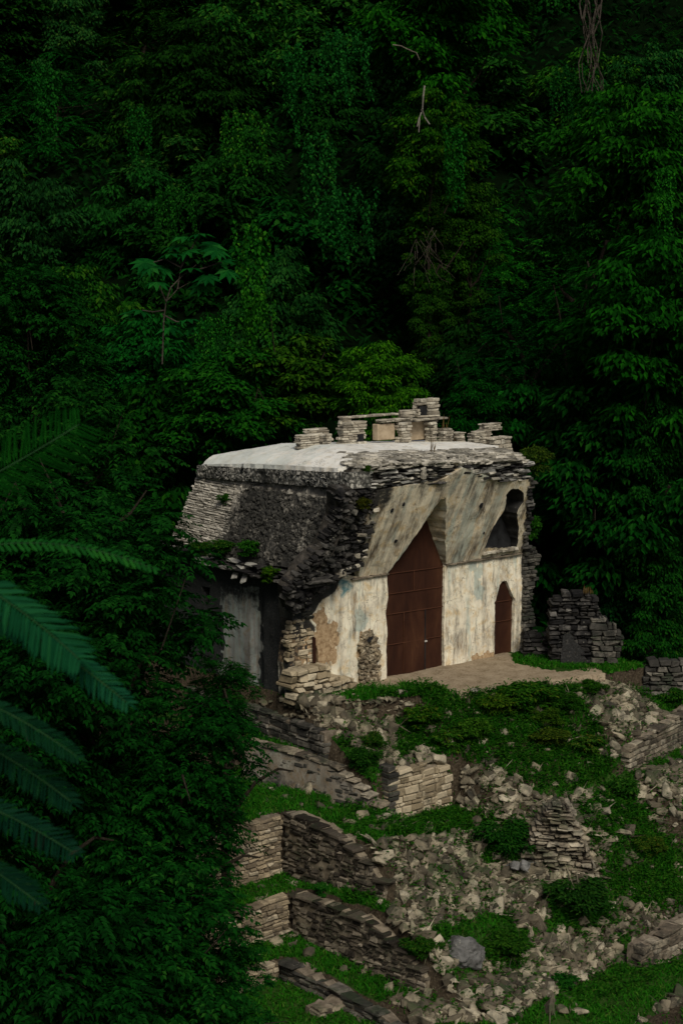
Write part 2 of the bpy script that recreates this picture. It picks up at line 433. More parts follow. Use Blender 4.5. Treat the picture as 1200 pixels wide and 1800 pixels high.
def tz(x, y):
    if -14 < x < 16 and -16 < y < 12:
        z = min(zfront(x, y), zflank(x, y))
        if x > 6.8: z = min(z, -(x - 6.8) * .45)
        if y > 7: z = min(z, -(y - 7) * .6)
        z = max(z, -5.5)
        if z < -.1: z += .10 * fbm(x, y, 0, 1.1) + .05 * fbm(x, y, 5, 3.)
        else: z += .03 * fbm(x, y, 0, 1.5)
        k = max(0, -11 - x, x - 13, -13 - y, y - 9) / 3.
        if k > 0: z = z + (-5.5 - z) * min(1, k)
    else: z = -5.5 + .15 * fbm(x, y, 0, .3)
    return max(z, hillz(x, y))
def ground(px, py):
    d = ray(px, py); t = 36.
    while t < 130:
        p = CAM + d * t
        if p.z < tz(p.x, p.y): return p
        t += .06
    return CAM + d * 130
def axis(lo, hi, st, far):
    a = list(np.arange(lo, hi, st)); s = st; x = lo; b = []
    while x > -far: s *= 1.35; x -= min(s, 14); b.append(x)
    s = st; x = a[-1]; c = []
    while x < far: s *= 1.35; x += min(s, 14); c.append(x)
    return b[::-1] + a + c
XS = axis(-12, 12, .12, 420); YS = axis(-14, 9, .12, 420)
DIRT = [(632, 1212), (640, 1190), (790, 1150), (850, 1140), (890, 1140), (905, 1166), (960, 1176), (1060, 1180), (1075, 1190), (960, 1204), (850, 1216), (812, 1224), (785, 1212), (720, 1205), (690, 1212), (655, 1206)]
RUBP = [  # stretches of bare rubble, as seen on the slope, with density
    ([(440, 1222), (560, 1222), (640, 1240), (715, 1232), (715, 1310), (650, 1335), (600, 1290), (480, 1250)], 1.),
    ([(300, 1170), (520, 1200), (560, 1240), (440, 1240), (300, 1260)], .6),
    ([(795, 1345), (840, 1330), (900, 1372), (925, 1400), (940, 1440), (1000, 1520), (1045, 1545), (1000, 1590), (930, 1640), (880, 1600), (760, 1640), (690, 1570), (650, 1480), (780, 1470), (850, 1440)], 1.),
    ([(690, 1600), (760, 1640), (740, 1700), (800, 1740), (850, 1700), (930, 1650), (1080, 1610), (1095, 1690), (980, 1745), (880, 1800), (700, 1800), (640, 1770), (760, 1740)], .9),
    ([(795, 1340), (930, 1372), (950, 1440), (905, 1475), (800, 1415)], 1.),
    ([(690, 1250), (1000, 1215), (1080, 1345), (900, 1385), (720, 1335)], .4),
    ([(670, 1530), (720, 1540), (740, 1620), (800, 1700), (780, 1790), (690, 1640)], 1.),
    ([(905, 1440), (940, 1400), (1010, 1420), (1060, 1550), (1020, 1600), (915, 1590)], 1.),
    ([(1020, 1215), (1090, 1190), (1130, 1230), (1175, 1262), (1105, 1305), (1080, 1345), (1060, 1330), (1040, 1260)], 1.),
    ([(1120, 1365), (1200, 1340), (1200, 1470), (1150, 1460), (1110, 1400)], .85),
    ([(1130, 1790), (1200, 1740), (1200, 1800), (1120, 1800)], 1.),
    ([(640, 1325), (760, 1315), (800, 1345), (790, 1365), (650, 1345)], .8),
    ([(1085, 1180), (1120, 1200), (1110, 1240), (1080, 1215)], .9),
    ([(650, 1450), (720, 1455), (840, 1450), (900, 1440), (900, 1480), (700, 1490)], .35),
    ([(930, 1380), (1100, 1380), (1140, 1500), (1100, 1640), (1040, 1640), (1020, 1500)], .3),
    ([(1090, 1590), (1200, 1560), (1200, 1640), (1110, 1660)], .6)]
VEGP = [([(608, 1240), (640, 1208), (700, 1204), (785, 1208), (770, 1228), (700, 1228), (650, 1244)], 1.), ([(690, 1240), (850, 1215), (1000, 1200), (1060, 1290), (1090, 1350), (1010, 1395), (880, 1365), (790, 1330), (700, 1330)], .85),
        ([(840, 1440), (920, 1440), (930, 1520), (850, 1520)], 1.),
        ([(1010, 1400), (1120, 1390), (1160, 1470), (1200, 1480), (1200, 1600), (1090, 1600), (1050, 1520)], .7),
        ([(950, 1560), (1060, 1560), (1080, 1640), (980, 1640)], .85), ([(735, 1640), (790, 1630), (800, 1720), (740, 1720)], .7),
        ([(850, 1640), (930, 1640), (940, 1700), (850, 1720)], .5), ([(690, 1440), (900, 1420), (830, 1470), (680, 1475)], .8)]
def dens(px, py, polys):
    r = 0.
    for p, d in polys:
        if inpoly(px, py, p): r = max(r, d)
    return r
def build_ground():
    mb = MB(); nx, ny = len(XS), len(YS); vs = []; A = []
    for y in YS:
        for x in XS:
            z = tz(x, y); p = V((x, y, z)); vs.append(p); d = g = 0.; near = -12 < x < 12 and -14 < y < 9
            if near:
                px, py = pix(p); n = 22 * fbm(x, y, 0, 1.4)
                d = 1. if inpoly(px + n, py + n * .6, DIRT) and z > -.5 else 0.
                g = dens(px + n, py + n, RUBP)
            q = (x - CAM.x) * vh.x + (y - CAM.y) * vh.y
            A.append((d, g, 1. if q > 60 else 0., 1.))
    fs = [(j * nx + i, j * nx + i + 1, (j + 1) * nx + i + 1, (j + 1) * nx + i) for j in range(ny - 1) for i in range(nx - 1)]
    m, nt, b = newmat('ground_soil'); co = coords(nt); ch = maskch(nt)
    n1 = nz(nt, co, 2.2, 7, .7); n2 = nz(nt, co, 16, 6, .7)
    grass = ramp(nt, n2, [(.3, (.018, .026, .009)), (.5, (.018, .055, .008)), (.7, (.05, .07, .022))])
    soil = ramp(nt, n2, [(.3, (.018, .014, .010)), (.55, (.05, .04, .028)), (.72, (.13, .108, .078))])
    dirt = ramp(nt, mth(nt, 'ADD', mth(nt, 'MULTIPLY', n1, .5), mth(nt, 'MULTIPLY', n2, .5)), [(.36, (.13, .10, .062)), (.48, (.26, .208, .145)), (.64, (.37, .31, .225))])
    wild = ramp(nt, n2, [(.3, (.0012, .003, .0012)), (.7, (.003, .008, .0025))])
    k = mth(nt, 'ADD', mth(nt, 'MULTIPLY', n1, .5), mth(nt, 'MULTIPLY', ch[1], .55))
    sx = N(nt, 'SeparateXYZ'); L(nt, N(nt, 'NewGeometry').outputs['True Normal'], sx.inputs[0])
    k = mth(nt, 'ADD', k, ramp(nt, sx.outputs[2], [(.45, .4), (.72, 0.)]))
    col = mix(nt, ramp(nt, k, [(.36, 0.), (.52, 1.)]), grass, soil)
    k2 = mth(nt, 'ADD', mth(nt, 'MULTIPLY', n2, .3), ch[0]); col = mix(nt, ramp(nt, k2, [(.5, 0.), (.75, 1.)]), col, dirt)
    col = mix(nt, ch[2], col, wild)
    finish(nt, b, col, n2, .6, .03, 1., 0.)
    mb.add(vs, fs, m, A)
    setting(mb.build('ground', smooth=True))
build_ground()

# ---------------------------------------------------------------- temple
T = thing('ruined_temple', 'roofed stone temple with two rust brown metal doors on the terrace', 'temple', (0, 0, 0))
ZC = 3.1                                     # moulding under the vault
DX0, DX1 = 0., 2.3; AX, AZ = 1.15, 5.38      # big doorway
SD = [(4.41, -.1), (4.43, 1.62), (4.40, 1.66), (4.47, 1.74), (4.62, 2.2), (4.75, 2.3), (4.92, 2.3), (5.0, 2.18), (5.22, 1.76), (5.30, 1.68), (5.27, -.1)]
def facade_attr(x, z, p):
    mold = 1.25 * sst(-2.62, -3.1, x + .35 * noise.noise(V((z * 2, 1, 4.)))) if z > 1.7 else .55 * sst(-2.9, -3.3, x)
    diag = -2.95 + max(0, z - 2.15) * 1.25 + .25 * noise.noise(V((x * 3, z * 3, 9.)))
    if z > 2.15: mold = max(mold, 1.3 * sst(diag + .12, diag - .2, x))
    mold = max(mold, .75 * sst(5.45, 5.65, x), .35 * sst(ZC - .12, ZC, z))
    bare = 0.
    pxx, pyy = pix(V((x, 0, z)))
    w = 9 * noise.noise(V((x * 3.1, z * 3.1, 0)))
    for q in ([(553, 1170), (551, 1085), (561, 1062), (570, 1070), (578, 1100), (590, 1085), (596, 1120), (590, 1165)], [(505, 1090), (545, 1095), (560, 1130), (552, 1168), (505, 1168)],
              [(634, 1112), (652, 1106), (664, 1200), (630, 1200)], [(830, 1160), (850, 1150), (868, 1150), (868, 1166), (820, 1170)]):
        if inpoly(pxx + w, pyy + w, q): bare = 1.
    bare = max(bare, .45 * sst(.25, 0, z))
    teal = 0.
    if inpoly(pxx + w, pyy + w, [(600, 1022), (618, 1018), (616, 1045), (602, 1050)]): teal = 1.35
    if inpoly(pxx + w, pyy + w, [(832, 990), (846, 988), (848, 1060), (836, 1050)]): teal = .9
    if inpoly(pxx + w, pyy + w, [(622, 1080), (640, 1078), (640, 1110), (620, 1108)]): teal = .6
    return (mold, bare, teal, 1.)
mb = MB()
outer = [(-3.55, -.25), (-3.62, .9), (-3.5, 1.9), (-3.6, 2.8), (-3.3, 3.42), (-2.6, 3.3), (-2.0, 3.36), (-1.5, ZC + .12), (-1.0, ZC), (DX0 - .01, ZC), (DX0 + .02, 2.4), (DX0 - .05, 1.9), (DX0 + .02, 1.5), (DX0 - .03, .8), (DX0, -.3),
         (DX0 - .02, -.55), (DX1 + .03, -.55), (DX1, -.1), (DX1 - .02, 1.2), (DX1, ZC - .01), (4, ZC), (5.66, ZC), (5.62, 2.5), (5.72, 2.0), (5.63, 1.4), (5.70, .6), (5.62, -.35)]
# the threshold under the big door is left open
outer = [p for p in outer if p not in ((DX0 - .02, -.55), (DX1 + .03, -.55))]
def left_poly(): return outer[:15]
def right_poly(): return outer[15:]
fac = lambda x, z: V((x, .035 * fbm(x, z, 0, .9) + .012 * fbm(x, z, 4, 4.), z))
for pol, hl in ((left_poly(), [[(-2.78, .55), (-2.82, 1.0), (-2.70, 1.42), (-2.60, 1.2), (-2.55, .5)], ]), (right_poly(), [])):
    if hl == []:
        i = next(k for k, p in enumerate(pol) if p[0] == 5.62 and p[1] == -.35)
        pol = pol[:i + 1] + [(SD[-1][0], -.35)] + SD[::-1] + [(SD[0][0], -.35), (DX1, -.35)]
        pol = [p for p in pol if p[1] != -.1 or p[0] != DX1] 
    mb = MB(); sheet(mb, pol, fac, M_PL, .085, hl, lambda u, v, p: V((0, .55, 0)), attr=facade_attr, edge_jit=.008); mb.build('front_wall', T, True)

# leaning inner half of the vault
YT, ZT = -1.28, 5.62
VPL = (V((0, -.05, ZC + .02)), V((0, -(ZT - ZC), -(1.23))).normalized())
vq = lambda px, py: (lambda p: (p.x, p.z))(onpl(px, py, VPL))
def vmap(x, z):
    k = (z - ZC - .02) / (ZT - ZC)
    return V((x, -.05 - 1.23 * k - .03 * fbm(x, z, 7, .8) - .012 * fbm(x, z, 2, 3.5), z))
top = [vq(*p) for p in [(934, 842), (900, 846), (860, 838), (815, 822), (780, 842), (740, 850), (700, 856), (668, 862)]]
kh = [vq(*p) for p in [(851, 963), (866, 925), (884, 899), (888, 885), (888, 870), (897, 860), (910, 859), (919, 867), (920, 882), (911, 894), (908, 902), (911, 930), (908, 963)]]
lef = [vq(*p) for p in [(655, 890), (642, 925), (636, 960), (630, 985)]] + [(-1.12, ZC + .02)]
vout = [(5.5, ZC + .02), (5.56, 3.6)] + top + lef + [(DX0 - .02, ZC + .02), (DX0 + .3, 3.68), (DX0 + .62, 4.35), (AX - .10, AZ - .1), (AX + .12, AZ - .06), (DX1 - .55, 4.2), (DX1 - .02, ZC + .02)]
def vattr(x, z, p):
    m = .35 * sst(5.0, 5.5, z + .3 * noise.noise(V((x * 2, 0, 0)))) + .35 * sst(-.9, -1.2, x)
    t = .35 if 1.9 < x < 2.9 else 0.
    return (m, .0, t + .45 * sst(.35, .0, abs(x - .1 - (z - 3.1) * .5)), 1.)
mb = MB()
VD = lambda u, v, p: V((0, .12 - p.y + .001, 0))
sheet(mb, vout, vmap, M_VAULT, .085, [kh], VD, attr=vattr, edge_jit=.02, lining=M_KEYSHADE)  # lining: keyhole reveals get their shade as dark colour
vault = mb.build('leaning_vault', T, True)
mb = MB(); k0 = V((0, .10, 0))
kx = [p[0] for p in kh]; kz = [p[1] for p in kh]
sheet(mb, [(min(kx) - .2, min(kz) - .1), (max(kx) + .2, min(kz) - .1), (max(kx) + .2, max(kz) + .15), (min(kx) - .2, max(kz) + .15)], lambda x, z: V((x, .06 + .04 * fbm(x, z, 0, 2), z)), M_BLACK, .15)  # backing painted black in place of the niche's inner shade
# worn sill in the keyhole opening
for i in range(9):
    x = min(kx) + (i + .5) * (max(kx) - min(kx)) / 9
    chbox(mb, V((x, -.1, min(kz) - .02)), V((1, 0, 0)), V((0, 1, 0)), zz, .09, .12, .05, .02, .25, M_COMB)
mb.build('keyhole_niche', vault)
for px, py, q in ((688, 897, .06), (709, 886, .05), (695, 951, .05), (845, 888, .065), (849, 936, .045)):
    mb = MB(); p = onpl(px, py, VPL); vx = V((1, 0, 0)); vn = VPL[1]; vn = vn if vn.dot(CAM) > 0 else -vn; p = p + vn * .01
    chbox(mb, p, vx, vn, vx.cross(vn), q * .8, .03, q * 1.1, .02, .2, M_BLACK); mb.build('beam_hole', vault)  # dark blocks on the surface, coloured like shaded holes; nothing is cut
# moulding line under the vault: thin drip of stones
for a, b in ((-1.4, DX0 - .03), (DX1 + .03, 5.5)):
    mb = MB(); x = a
    while x < b:
        l = min(rnd.uniform(.15, .4), b - x + .01)
        chbox(mb, V((x + l / 2, -.045, ZC - .008)), V((1, 0, 0)), V((0, 1, 0)), zz, l / 2, .05 + rnd.uniform(0, .02), .022, .008, .2, M_MORT); x += l
    mb.build('drip_moulding', vault)

# metal doors
def door(name, poly, yy, label=None):
    m = MB(); sheet(m, poly, lambda x, z: V((x, yy + .012 * noise.noise(V((x * .8, z * .8, 3.))), z)), M_RUST, .3, thick=lambda u, v, p: V((0, .04, 0)), jit=.1)
    o = m.build(name, T)
    if label: o['label'] = label
    return o
big = door('metal_door', [(DX0 - .2, -.12), (DX1 + .12, -.22), (DX1 + .12, ZC - .05), (DX1, ZC + .2), (AX + .02, AZ + .05), (AX - .02, AZ + .05), (DX0 - .03, ZC + .15), (DX0 - .2, ZC - .1)], .10, 'tall pointed door of rusty sheet metal')
def bar(m, x0, z0, x1, z1, w, yy, mat, d=.012):
    a = V((x0, yy, z0)); b = V((x1, yy, z1)); t = (b - a); l = t.length; t.normalize()
    chbox(m, (a + b) / 2, t, V((0, 1, 0)), t.cross(V((0, 1, 0))), l / 2, d, w / 2, .003, .0, mat)
def rails(lines, par, yy):
    for l in lines:
        m = MB(); bar(m, *l, .026, yy, M_RAIL); m.build('door_rail', par)
rails([(.0, 3.06, 2.3, 3.02), (.0, 2.46, 2.3, 2.42), (.0, 1.86, 2.3, 1.82), (.0, .95, 2.3, .92)], big, .082)
rails([(1.12, 2.44, 1.12, 3.04), (.72, -.08, .72, 1.84)], big, .079)
m = MB(); sheet(m, [(.76, .0), (1.55, -.02), (1.55, 1.55), (.76, 1.58)], lambda x, z: V((x, .074, z)), M_RUST, .4, thick=lambda u, v, p: V((0, .02, 0)), jit=0)
wk = m.build('wicket_door', big)
m = MB(); bar(m, 1.575, -.05, 1.575, 1.82, .03, .072, M_BLACK); m.build('door_seam', big)
m = MB(); chbox(m, V((1.60, .062, .86)), V((1, 0, 0)), V((0, 1, 0)), zz, .045, .012, .025, .005, .1, M_STEEL); m.build('latch', big)
sd = door('metal_door', [(4.38, -.2), (5.32, -.2), (5.34, 1.66), (5.24, 1.8), (5.02, 2.25), (4.93, 2.36), (4.73, 2.36), (4.58, 2.2), (4.45, 1.78), (4.36, 1.66)], .12, 'small rusty metal door shaped like a keyhole')
rails([(4.40, 1.66, 5.3, 1.64), (4.41, 1.04, 5.28, 1.02)], sd, .102)
m = MB(); sheet(m, [(-3., .3), (-2.3, .3), (-2.3, 1.6), (-3., 1.6)], lambda x, z: V((x, .3, z)), M_RUST, .4); m.build('slit_shutter', T)
# stone threshold
mb = MB(); x = DX0 - .3
while x < DX1 + .2:
    l = rnd.uniform(.25, .6); chbox(mb, V((x + l / 2, -.04, -.09 + .0 * x)), V((1, 0, 0)), V((0, 1, 0)), zz, l / 2 - .01, .16, .06, .02, .15, M_TAN); x += l
mb.build('threshold', T)

# rubble stub against the wall and the ragged corner masonry
def blob_stones(mb, pts, mat, n, size, r=rnd, flat=.6):
    for i in range(n):
        c = pts(r); a = V((r.gauss(0, 1), r.gauss(0, 1), r.gauss(0, .8))).normalized(); b = a.cross(zz).normalized(); cc = a.cross(b)
        s = r.uniform(*size)
        chbox(mb, c, a, b, cc, s * r.uniform(.7, 1.3), s * r.uniform(.6, 1.), s * flat * r.uniform(.7, 1.2), s * .3, .25, mat, r)
mb = MB()
def stubpt(r):
    z = r.uniform(-.1, 1.48); w = .37 - .03 * z - max(0, z - 1.2) * .6
    return V((-.72 + r.uniform(-w, w) - .06 * z, -.02 - r.uniform(0, .12) * (1.3 - .5 * z), z))
blob_stones(mb, stubpt, M_TAN, 420, (.025, .08))
mb.build('broken_jamb', T)
mb = MB()
for i in range(8): chbox(mb, V((-.80 + .12 * cos(i), -.11 - .02 * sin(i * 2), 1.30 + .12 * sin(i * 1.7))), V((1, 0, .3)).normalized(), V((0, 1, 0)), zz, .08, .06, .05, .02, .3, M_TAN)
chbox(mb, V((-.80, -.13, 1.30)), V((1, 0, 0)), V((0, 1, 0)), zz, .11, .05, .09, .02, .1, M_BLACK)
mb.build('socket_hole', T)
# bare tan stones where the plaster fell
PF = (V((0, -.03, 0)), V((0, -1, 0)))
fp = lambda *pts: [at(px, py, 1, -.04) for px, py in pts]
mb = MB()
masonry(mb, fp((512, 1168), (508, 1120), (514, 1090), (545, 1092), (552, 1120), (556, 1165)), PF, V((1, 0, 0)), M_BLOCK, (.09, .19), (.10, .34), .25, .06, .26)
masonry(mb, fp((497, 1235), (492, 1170), (560, 1165), (560, 1185), (600, 1188), (612, 1212), (598, 1236)), (at(550, 1200, 1, -.55), V((0, -1, 0))), V((1, 0, 0)), M_BLOCK, (.12, .23), (.14, .42), .6, .07, .22, .014, miss=.05)
masonry(mb, fp((520, 1100), (520, 1040), (548, 1045), (548, 1098)), PF, V((1, 0, 0)), M_DARKST, (.08, .16), (.12, .3), .25, .05, .2)
mb.build('corner_masonry', T)

mb = MB(); chbox(mb, at(552, 1143, 1, -.10), V((1, 0, 0)), V((0, 1, 0)), zz, .055, .03, .36, .02, .15, M_RUST); mb.build('slit_window', T)
# side wall, dark with damp
PS = -3.5
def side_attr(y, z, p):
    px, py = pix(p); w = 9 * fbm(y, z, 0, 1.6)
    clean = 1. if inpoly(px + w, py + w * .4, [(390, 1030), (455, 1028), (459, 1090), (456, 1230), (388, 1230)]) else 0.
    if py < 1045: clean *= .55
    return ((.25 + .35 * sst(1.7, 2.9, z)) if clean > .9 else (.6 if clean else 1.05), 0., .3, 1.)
mb = MB()
yy = lambda px, py: (lambda p: (p.y, p.z))(at(px, py, 0, PS))
win = [(3.9, 2.05), (4.3, 2.05), (4.3, 2.55), (3.9, 2.55)]
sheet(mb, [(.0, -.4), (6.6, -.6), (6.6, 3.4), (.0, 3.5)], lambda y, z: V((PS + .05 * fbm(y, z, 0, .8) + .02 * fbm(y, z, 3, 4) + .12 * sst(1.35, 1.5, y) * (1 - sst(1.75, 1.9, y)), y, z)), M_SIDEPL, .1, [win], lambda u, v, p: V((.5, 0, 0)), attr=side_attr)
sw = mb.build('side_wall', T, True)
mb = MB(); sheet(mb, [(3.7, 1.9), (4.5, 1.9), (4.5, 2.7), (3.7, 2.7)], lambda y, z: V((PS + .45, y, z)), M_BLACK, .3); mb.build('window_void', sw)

# eaves ledge of flagstones
mb = MB()
for lay in range(3):
    y = -1.25 + rnd.uniform(0, .3)
    while y < 6.5:
        l = rnd.uniform(.25, .8); z = 3.34 + lay * .09 + .012 * (y) + rnd.uniform(-.03, .03)
        if rnd.random() < .88:
            chbox(mb, V((-3.52 - rnd.uniform(0, .16) + .08 * lay, y + l / 2, z)), V((0, 1, rnd.uniform(-.05, .05))).normalized(), V((1, 0, 0)), zz, l / 2 - .01, .38, .038, .015, .15, M_CORE if rnd.random() < .7 or y < 1.2 else M_CORN)
        y += l
for (px, py), t in (((408, 1012), .5), ((424, 1018), .6)):
    p = at(px, py, 0, -3.95);     chbox(mb, p + V((.12, 0, .06)), V((-.62, -.45, -.55)).normalized(), V((-.35, .88, -.3)).normalized(), V((-.62, .0, .7)).normalized(), .24, .10, .03, .015, .15, M_CORN)
mb.build('eaves_ledge', T)

# mansard roof slope, laid stones, black with mould on its right half
mp0 = V((-3.62, 0, 3.5)); mp1 = V((-2.52, 0, 5.95))
MPL = (mp0, (mp1 - mp0).cross(V((0, -1, 0))).normalized())
mq = lambda *pts: [onpl(px, py, MPL) for px, py in pts]
def mans_attr(c):
    w = .35 * fbm(c.y, c.z, 0, 1.1); lim = 3.35 + (5.3 - c.z) * .25
    m = sst(lim + .5, lim - .6, c.y + w)
    if c.z > 5.55: m *= .55
    return (m * .72, 0, 0, 1)
mb = MB()
mpoly = mq((352, 822), (620, 862), (612, 900), (596, 935), (580, 975), (552, 1006), (420, 985), (292, 966))
masonry(mb, mq((428, 833), (620, 862), (612, 900), (596, 935), (580, 975), (552, 1006), (398, 983)), MPL, V((0, 1, .04)), M_MANS, (.07, .17), (.07, .30), .3, .07, .35, .012, attr=mans_attr, chf=.03, miss=.45)
mn = MPL[1] if MPL[1].dot(CAM) > 0 else -MPL[1]
sheet(mb, [(p.y, p.z) for p in mq((420, 833), (618, 862), (610, 900), (594, 935), (578, 975), (552, 1004), (390, 983))], lambda y, z: V((mp0.x + (z - mp0.z) * (mp1.x - mp0.x) / (mp1.z - mp0.z), y, z)) + mn * (.015 + .07 * fbm(y, z, 0, 2.1) + .05 * fbm(y, z, 4, 6.)), M_MANS, .07, attr=lambda y, z, p: mans_attr(p))
masonry(mb, mq((352, 822), (430, 833), (400, 983), (292, 966)), MPL, V((0, 1, .02)), M_MANS, (.05, .10), (.10, .34), .3, .022, .2, .008, attr=mans_attr, chf=.012)
def inmans(r):
    while True:
        a_ = V((0, r.uniform(-1.4, 6.4), r.uniform(3.45, 5.6))); a_.x = mp0.x + (a_.z - mp0.z) * (mp1.x - mp0.x) / (mp1.z - mp0.z) - .02
        if inpoly(*pix(a_), [(352, 840), (612, 880), (596, 935), (575, 985), (420, 980), (310, 960)]): return a_
for i in range(2600):
    c = inmans(rnd)
    if c.y > 3.0 + .4 * rnd.gauss(0, 1): continue
    a = rdir0(rnd); b_ = a.cross(V((.3, .8, .2))).normalized(); q = .015 + .065 * rnd.random() ** 2
    chbox(mb, c, a, b_, a.cross(b_), q, q * .8, q * .6, q * .3, .3, M_MANS, rnd, mans_attr(c))
qo, qn = MPL
bk = [p - qn * (.06 if qn.dot(CAM) > 0 else -.06) for p in mpoly]
sheet(mb, [(p.y, p.z) for p in bk], lambda y, z: V((mp0.x + (z - mp0.z) * (mp1.x - mp0.x) / (mp1.z - mp0.z) + .10, y, z)), M_MORTD, .2)
mb.build('mansard_slope', T)
# projecting cornice slab above it
m, nt, b = newmat('conglomerate'); co = coords(nt)
vo = N(nt, 'TexVoronoi', i_Scale=9., i_Randomness=1.); wv = N(nt, 'VectorMath', operation='MULTIPLY_ADD'); wn = N(nt, 'TexNoise', i_Scale=5., i_Detail=4.); L(nt, co, wn.inputs['Vector'])
L(nt, wn.outputs[1], wv.inputs[0]); wv.inputs[1].default_value = (.16, .16, .16); L(nt, co, wv.inputs[2]); L(nt, wv.outputs[0], vo.inputs['Vector'])
sc_ = N(nt, 'SeparateColor'); L(nt, vo.outputs['Color'], sc_.inputs[0])
n3 = nz(nt, co, 18, 6, .75); n4 = nz(nt, co, 1.6, 7, .7, .5)
col = ramp(nt, mth(nt, 'ADD', mth(nt, 'MULTIPLY', sc_.outputs[0], .6), mth(nt, 'MULTIPLY', n3, .4)), [(.15, (.10, .10, .09)), (.45, (.26, .255, .23)), (.75, (.42, .41, .37)), (1., (.56, .54, .48))])
dk = ramp(nt, vo.outputs['Distance'], [(.35, 0.), (.62, .85)]); col = mix(nt, dk, col, (.03, .03, .028))
col = mix(nt, ramp(nt, n4, [(.48, 0.), (.62, .9)]), col, (.018, .019, .017))
finish(nt, b, col, mth(nt, 'SUBTRACT', mth(nt, 'MULTIPLY', n3, .5), vo.outputs['Distance']), 1., .05)
M_CONG = m
mb = MB()
CT = [at(620, 830, 0, -2.62), at(597, 831, 0, -2.62), at(355, 817, 0, -2.62)]
y0, z0 = CT[0].y, CT[0].z; y1, z1 = CT[2].y, CT[2].z
ctop = lambda y: z0 + (z1 - z0) * (y - y0) / (y1 - y0)
oc = [(y0 - .12, ctop(y0) - .44), (y1 + .05, ctop(y1) - .36), (y1 + .02, ctop(y1) - .01), (y0 - .05, ctop(y0) - .01)]
sheet(mb, oc, lambda y, z: V((-2.80 + .05 * fbm(y, z, 0, 2.2) + .03 * fbm(y, z, 3, 6.), y, z)), M_CONG, .06, thick=lambda a, b_, p: V((.75, 0, 0)), edge_jit=.014)
for i in range(60):
    y = rnd.uniform(y0, y1); q = rnd.uniform(.03, .09); a = rdir0(rnd); b_ = a.cross(zz).normalized()
    chbox(mb, V((-2.79, y, ctop(y) - rnd.uniform(.02, .4))), a, b_, a.cross(b_), q, q * .8, q * .6, q * .3, .3, M_CORN)
mb.build('roof_cornice', T, True)

# low hipped roof
def roofz(x, y):
    tilt = -.055 * (y - 1.4) - .05 * max(0, x + 1)
    a = (x + 2.6) / 1.6; b = (y + 1.5) / 2.8; c = (6.2 - y) / 2.6; d = (5.5 - x) / .8
    k = max(0, min(1, a, b, c, d)); k = k * (1 - .18 * k * (1 - k)) if k < 1 else 1
    return 6.33 + .45 * (min(1, k * 4) * .3 + .7 * k) - .05 * max(0, y - 3) * (1 - k) + tilt + .012 * fbm(x, y, 0, .9)
mb = MB()
sheet(mb, [(-2.72, -1.0), (-2.35, -1.12), (-2.0, -.8), (-1.9, -.3), (-1.3, -.1), (0, .0), (1.2, -.1), (2.5, .1), (4, .1), (4.6, .1), (5.1, .6), (5.3, 2), (5.2, 5.2), (-2.45, 5.5), (-2.72, 5.3)],
      lambda x, y: V((x, y, roofz(x, y))), M_ROOFPL, .14, thick=lambda u, v, p: V((0, 0, -.16)), attr=lambda x, y, p: (.25 * sst(.8, .2, y) * (x > -1.5), 0, .5 * sst(.5, 2.5, y) * (x < .3), 1), edge_jit=.03)
rp = mb.build('plaster_roof', T, True)
# stripped front slope: flagstones
mb = MB()
sheet(mb, [(-2.6, -1.2), (4.3, -1.2), (4.9, 0.9), (-2.2, .9)], lambda x, y: V((x, y, roofz(x, y) - .09 + .03 * fbm(x, y, 2, 2))), M_MORTD, .2, thick=lambda u, v, p: V((0, 0, -.5)))
n = 0
while n < 900:
    x = rnd.uniform(-2.45, 5.05); y = rnd.uniform(-1.36 + .1 * noise.noise(V((x, 0, 0))), .62)
    if x > 4.2 + .55 * (y + 1.3) / 2: continue
    if x < -1.75 and y > -.9 + (x + 2.4) * .8: continue
    if y > .06 + .4 * noise.noise(V((x * .8, 3, 0))): continue
    s = rnd.uniform(.06, .2); a = rnd.uniform(0, pi)
    e1 = V((cos(a), sin(a), rnd.uniform(-.12, .12))).normalized(); e2 = e1.cross(zz).normalized(); e3 = e1.cross(e2)
    chbox(mb, V((x, y, roofz(x, y) - .05 + rnd.uniform(-.03, .035))), e1, e2, e3, s, s * rnd.uniform(.5, .9), rnd.uniform(.015, .04), .012, .25, M_ROOFST); n += 1
mb.build('stripped_roof', T)
# broken edge over the vault
mb = MB()
edge_b = [(600, 872), (640, 866), (672, 864), (720, 858), (760, 850), (800, 838), (818, 826), (838, 838), (880, 846), (936, 840)]
edge_t = [(600, 832), (640, 822), (700, 818), (760, 812), (800, 806), (850, 802), (905, 800), (945, 822)]
yb = -1.33
def ebz(x):  # lower outline in world
    return interp(x, [(at(px, py, 1, yb).x, at(px, py, 1, yb).z) for px, py in edge_b])
for lay in range(9):
    x = -2.6 + rnd.uniform(0, .2)
    while x < 4.3:
        l = rnd.uniform(.12, .45); zt = roofz(x, -1.3) - .02; zb = ebz(x + l / 2)
        zc = zt - (lay + .5) * .075 + rnd.uniform(-.02, .02)
        if zc > zb - .13 and rnd.random() < .9:
            chbox(mb, V((x + l / 2, -1.17 + .02 * lay - .13 * noise.noise(V((x * 1.1, lay * .5, 0))) - rnd.uniform(-.07, .07), zc)), V((1, rnd.uniform(-.15, .15), rnd.uniform(-.06, .06))).normalized(), V((0, 1, 0)), zz,
                  l / 2 - .005, .3, rnd.uniform(.020, .046), .012, .2, M_ROOFST if lay < 2 or rnd.random() < .25 else (M_CORN if rnd.random() < .55 else M_CORE))
        x += l
sheet(mb, [(-2.3, 5.5), (4.4, 5.35), (4.4, 6.15), (-2.3, 6.3)], lambda x, z: V((x, -1.06 + .05 * fbm(x, z, 0, 2), z)), M_MORTD, .2)
